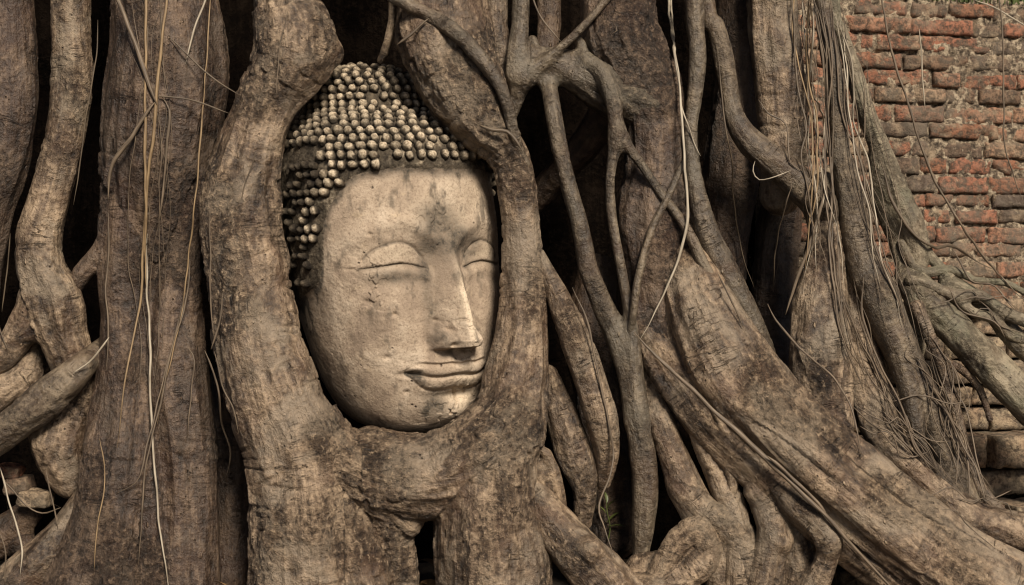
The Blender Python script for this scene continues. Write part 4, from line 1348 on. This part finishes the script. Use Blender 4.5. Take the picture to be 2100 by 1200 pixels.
# middle
rootlet([(1368, -80, 3), (1370, 0, 3.2), (1384, 110, 3.4), (1396, 200, 3.6), (1403, 320, 3.8), (1409, 430, 3.8), (1400, 500, 3.8), (1374, 575, 3.6), (1335, 655, 3.4), (1312, 700, 3)], THREAD_PALE)
rootlet([(1378, -80, 2.8), (1378, 40, 2.8), (1390, 150, 2.8), (1400, 225, 2.8), (1420, 280, 2.8), (1436, 320, 2.4)], THREAD_PALE)
rootlet([(1175, 590, 2.4), (1205, 660, 2.8), (1222, 750, 3), (1237, 825, 3.2), (1258, 910, 3.2), (1252, 970, 3.2), (1228, 1040, 3.2), (1240, 1085, 2.6), (1262, 1145, 2.4)], THREAD)
rootlet([(1300, 680, 5), (1345, 728, 5.5), (1400, 782, 6), (1460, 838, 6.2), (1520, 892, 7), (1572, 940, 8), (1630, 998, 7), (1690, 1056, 6.5), (1755, 1125, 6), (1840, 1220, 6)], THREAD)
rootlet([(1572, 935, 4.5), (1620, 978, 4.5), (1675, 1030, 4.5), (1700, 1065, 4)], THREAD)
rootlet([(1575, 624, 3), (1582, 638, 3.2), (1600, 668, 3), (1640, 715, 3), (1700, 765, 3), (1730, 805, 2.8), (1750, 850, 2.6), (1768, 940, 2.2)], THREAD)
rootlet([(1470, 95, 2), (1478, 180, 2), (1488, 260, 2.2), (1500, 330, 2.2), (1505, 420, 2.2), (1520, 510, 2), (1545, 590, 1.8)], THREAD_DK)
rootlet([(1555, 205, 2), (1575, 232, 2), (1610, 252, 2), (1617, 300, 2.2), (1622, 335, 2.4), (1648, 352, 2)], THREAD)
rootlet([(1548, 330, 1.5), (1543, 350, 1.6), (1556, 368, 1.7), (1590, 362, 1.6), (1622, 350, 1.6)], THREAD_PALE, win=3)
rootlet([(1625, 380, 2), (1600, 460, 2), (1588, 540, 2), (1585, 600, 1.8)], THREAD)
rootlet([(1690, 395, 5), (1676, 450, 5.2), (1660, 510, 5.2), (1640, 560, 5), (1622, 610, 4.6), (1612, 645, 4)], THREAD)
rootlet([(1470, 560, 2.2), (1500, 620, 2.4), (1525, 672, 2.4)], THREAD_DK)
rootlet([(1085, -30, 2.5), (1110, 40, 2.5), (1150, 85, 2.4)], THREAD)
rootlet([(1255, 70, 1.8), (1265, 62, 1.8), (1262, 50, 1.8)], THREAD)

# right curtain: strands running down together with individual wander
_rr = random.Random(21)


def bundle(guide, n, spread, mats, r0=1.1, r1=2.7, loose=False):
    for i in range(n):
        off = [_rr.gauss(0, spread)]
        a, b = 0, len(guide)
        if _rr.random() < 0.5:
            a = _rr.randint(0, 1)
        if _rr.random() < 0.5:
            b = len(guide) - _rr.randint(0, 2)
        b = max(b, a + 3)
        r = _rr.uniform(r0, r1)
        pts = []
        for j in range(a, min(b, len(guide))):
            off.append(off[-1] * 0.75 + _rr.gauss(0, spread * 0.6))
            pts.append((guide[j][0] + off[-1], guide[j][1] + _rr.uniform(-14, 14), r * (0.8 if j in (a, b - 1) else 1)))
        rootlet(pts, _rr.choice(mats), 0.003, win=_rr.choice([4, 7, 11]), loose=loose)


bundle([(1648, -60), (1650, 60), (1648, 160), (1660, 250), (1665, 330), (1672, 400), (1680, 480), (1665, 560)], 7, 14, [THREAD, THREAD, THREAD_DK, THREAD_PALE, THREAD_TAN])
bundle([(1668, -40), (1690, 120), (1690, 250), (1702, 380), (1715, 500), (1725, 600), (1745, 700), (1780, 790)], 7, 12, [THREAD, THREAD, THREAD_DK, THREAD_PALE])
bundle([(1715, 20), (1735, 130), (1755, 240), (1770, 340), (1790, 430), (1815, 520), (1840, 600), (1860, 660)], 7, 12, [THREAD, THREAD_DK, THREAD_PALE])
bundle([(1735, 580), (1755, 660), (1775, 730), (1800, 790), (1840, 860), (1880, 920), (1920, 980)], 9, 15, [THREAD, THREAD_DK, THREAD], 1.4, 3.0)
bundle([(1900, 720), (1925, 790), (1950, 850), (1975, 910), (1995, 970), (2010, 1030)], 9, 14, [THREAD, THREAD_DK])
# crossing wisps low on the right
for i in range(7):
    x, y = _rr.uniform(1740, 1830), _rr.uniform(760, 880)
    pts = [(x, y, 1.8)]
    for j in range(4):
        x += _rr.uniform(15, 45)
        y += _rr.uniform(-15, 45)
        pts.append((x, y, 1.8))
    rootlet(pts, _rr.choice([THREAD, THREAD_PALE]), 0.004, loose=True)
# strands over the brick wall
rootlet([(1800, -60, 3.2), (1812, 20, 3.2), (1832, 120, 3.2), (1852, 180, 3.4), (1880, 270, 3.4), (1900, 330, 3.4), (1928, 390, 3.4), (1970, 460, 3.4), (2020, 530, 3.2), (2085, 600, 2.8), (2140, 640, 2.5)], THREAD)
rootlet([(1885, 60, 2), (1890, 140, 2), (1898, 225, 2)], THREAD_PALE)
rootlet([(2040, -40, 2.4), (2052, 20, 2.4), (2058, 160, 2.4), (2060, 290, 2.4), (2078, 360, 2.4), (2100, 420, 2.2)], THREAD)
rootlet([(1805, 330, 3.6), (1825, 400, 4), (1850, 450, 4.4), (1885, 490, 4.6), (1920, 508, 4.4), (1955, 505, 4), (2000, 535, 3.6), (2040, 552, 3)], THREAD_DK, win=5)
rootlet([(1955, 510, 2.4), (1990, 575, 2.4), (2040, 585, 2.4), (2085, 640, 2.4)], THREAD, win=5)
rootlet([(2000, 0, -1 + 3), (2050, 20, 2), (2100, 50, 2), (2150, 70, 2)], THREAD_PALE)
rootlet([(1945, 590, 2.4), (1975, 640, 2.4), (2040, 660, 2.4), (2060, 690, 2)], THREAD)

bundle([(1880, 690), (1905, 730), (1935, 760), (1950, 820), (1960, 880), (1985, 950), (2000, 1010)], 6, 28, [THREAD, THREAD_DK, THREAD], 0.9, 2.0, loose=True)
bundle([(1655, -60), (1652, 60), (1655, 160), (1662, 250), (1672, 330), (1680, 420), (1690, 520), (1700, 620)], 7, 24, [THREAD], 0.7, 1.5, loose=True)
bundle([(1740, 100), (1760, 220), (1775, 330), (1800, 430), (1825, 520), (1850, 620), (1880, 720)], 6, 22, [THREAD], 0.7, 1.5, loose=True)
bundle([(310, -60), (310, 100), (312, 250), (305, 400), (300, 550), (300, 700), (300, 850)], 7, 34, [THREAD], 0.6, 1.3, loose=True)
for i in range(9):
    x, y = _rr.uniform(1890, 2040), _rr.uniform(560, 700) if i < 4 else _rr.uniform(1000, 1050)
    pts = [(x, y, 1.6)]
    for j in range(4):
        x += _rr.uniform(10, 40)
        y += _rr.uniform(-18, 30)
        pts.append((x, y, 1.6))
    rootlet(pts, _rr.choice([THREAD, THREAD_DK, THREAD]), 0.004, loose=True)

vs, fs, fb, k = [], [], [], 0
for (V, F, fib) in _loose:
    vs.append(V)
    fs.append(F + k)
    fb.append(fib)
    k += len(V)
o = mesh_obj("hair_roots", np.vstack(vs), np.vstack(fs), THREAD, tree, {"fiber": np.vstack(fb)}, offset=TREE_O)
o["kind"] = "stuff"

# ------------------------------------------------------------------ small things lying about
def loose_block(name, label, cat, px, py, d, size, tone, rz, seed):
    """a worn, chipped brick: rounded box with broken corners"""
    sx, sy, sz = size
    n = 14
    V, idx, F = [], {}, []
    def vid(i, j, k):
        key = (i, j, k)
        if key not in idx:
            idx[key] = len(V)
            V.append((i / n - .5, j / n - .5, k / n - .5))
        return idx[key]
    for a in range(n):
        for b in range(n):
            F += [(vid(a, b, 0), vid(a, b + 1, 0), vid(a + 1, b + 1, 0), vid(a + 1, b, 0)),
                  (vid(a, b, n), vid(a + 1, b, n), vid(a + 1, b + 1, n), vid(a, b + 1, n)),
                  (vid(a, 0, b), vid(a + 1, 0, b), vid(a + 1, 0, b + 1), vid(a, 0, b + 1)),
                  (vid(a, n, b), vid(a, n, b + 1), vid(a + 1, n, b + 1), vid(a + 1, n, b)),
                  (vid(0, a, b), vid(0, a, b + 1), vid(0, a + 1, b + 1), vid(0, a + 1, b)),
                  (vid(n, a, b), vid(n, a + 1, b), vid(n, a + 1, b + 1), vid(n, a, b + 1))]
    P = np.array(V)
    P = P * np.array([sx, sy, sz])
    h = np.array([sx, sy, sz]) / 2 - 0.007
    c = np.clip(P, -h, h)
    dv = P - c
    ln = np.linalg.norm(dv, axis=1)[:, None]
    P = np.where(ln > 1e-6, c + dv / np.maximum(ln, 1e-6) * np.minimum(ln, 0.007), P)
    P += 0.006 * np.stack([fbm(P / 0.03 + seed + k * 9, 3) for k in range(3)], 1)
    a = math.radians(rz)
    R = np.array([[math.cos(a), 0, math.sin(a)], [0, 1, 0], [-math.sin(a), 0, math.cos(a)]])
    P = P @ R.T
    X, Y, Z = at(px, py, d)
    o = mesh_obj(name, P, np.array(F, np.int32), BRICK, None, {"tone": np.full(len(P), tone), "mortar": np.zeros(len(P))})
    o.location = (X, Y, Z)
    tag(o, label, cat)
    splat(P + np.array([X, Y, Z]))
    return o


loose_block("loose_brick", "pale tan brick lodged in the dark hollow among the left-hand roots", "brick", 74, 1022, 80, (0.062, 0.07, 0.034), 0.98, 4, 1.0)
loose_block("loose_brick", "greyish brick beside the pale tan one in the left-hand hollow", "brick", 40, 995, 110, (0.05, 0.07, 0.036), 0.3, -6, 5.0)
loose_block("loose_brick", "small dull red brick fragment highest in the left-hand hollow", "brick", 20, 966, 120, (0.05, 0.06, 0.026), 0.62, 10, 9.0)


def leaf_mat(name, a, c):
    m, nt, b = new_mat(name)
    B = NB(nt)
    obj = B.n("ShaderNodeTexCoord").outputs["Object"]
    nt.links.new(B.ramp(B.noise(obj, 60, 3), [(0.3, a), (0.7, c)]), b.inputs["Base Color"])
    b.inputs["Roughness"].default_value = 0.5
    return m


LEAF = leaf_mat("fresh_leaf", (0.035, 0.05, 0.010), (0.09, 0.105, 0.025))
DRY = leaf_mat("dry_leaf", (0.10, 0.055, 0.025), (0.26, 0.16, 0.075))


def leaf_mesh(L, W, curl, n=8):
    V, F = [], []
    for i in range(n + 1):
        t = i / n
        w = W * math.sin(math.pi * min(1, t * 0.94 + 0.03)) ** 0.8 * (1 - 0.35 * t)
        z = curl * L * math.sin(t * 2.2) * 0.5
        for s in (-1, 0, 1):
            V.append((s * w, t * L, z + abs(s) * w * 0.35))
    for i in range(n):
        for j in range(2):
            k = i * 3 + j
            F.append((k, k + 1, k + 4, k + 3))
    return V, F


def sprout():
    X, Y, Z = at(1247, 1100, 70)
    r = empty("seedling", (X, Y, Z))
    tag(r, "tiny green seedling sprouting in the dark gap beside the bottom root foot", "plant")
    rows = [(0, 0, -0.01, 0.0014), (0.004, -0.004, 0.02, 0.0013), (-0.002, -0.006, 0.05, 0.0011), (-0.004, -0.006, 0.075, 0.0009)]
    V, F, fib = tube(rows, 6, 0.006)
    mesh_obj("stem", V, F, LEAF, r)
    for (z, az, tilt, L) in ((0.03, 20, 25, 0.038), (0.045, 165, 35, 0.03), (0.06, -40, 30, 0.034), (0.072, 110, 50, 0.024), (0.02, -10, -5, 0.04)):
        V, F = leaf_mesh(L, L * 0.18, 0.3)
        o = mesh_obj("leaf", V, F, LEAF, r)
        o.location = (-0.002, -0.005, z)
        o.rotation_euler = (math.radians(tilt), 0, math.radians(az - 90))


sprout()


def litter():
    """fallen leaves and twigs on the soil at the foot of the wall and roots"""
    rnd = random.Random(8)
    V, F = [], []
    for i in range(420):
        x = rnd.uniform(0.55, 1.7) if rnd.random() < 0.75 else rnd.uniform(-1.5, 0.6)
        y = rnd.uniform(-0.45, 0.42)
        L = rnd.uniform(0.02, 0.055)
        v, f = leaf_mesh(L, L * rnd.uniform(.15, .3), rnd.uniform(-.5, .6), 5)
        a = rnd.uniform(0, 6.28)
        tx, ty = rnd.gauss(0, .35), rnd.gauss(0, .35)
        k = len(V)
        for (p, q, s) in v:
            X, Yv = p * math.cos(a) - q * math.sin(a), p * math.sin(a) + q * math.cos(a)
            V.append((x + X, y + Yv, GROUND_Z + 0.022 + s + tx * X + ty * Yv + 0.02))
        F += [tuple(k + t for t in ff) for ff in f]
    o = mesh_obj("leaves", V, F, DRY)
    tag(o, "dry brown fallen leaves scattered over the soil at the roots' feet", "leaves", kind="stuff")


litter()
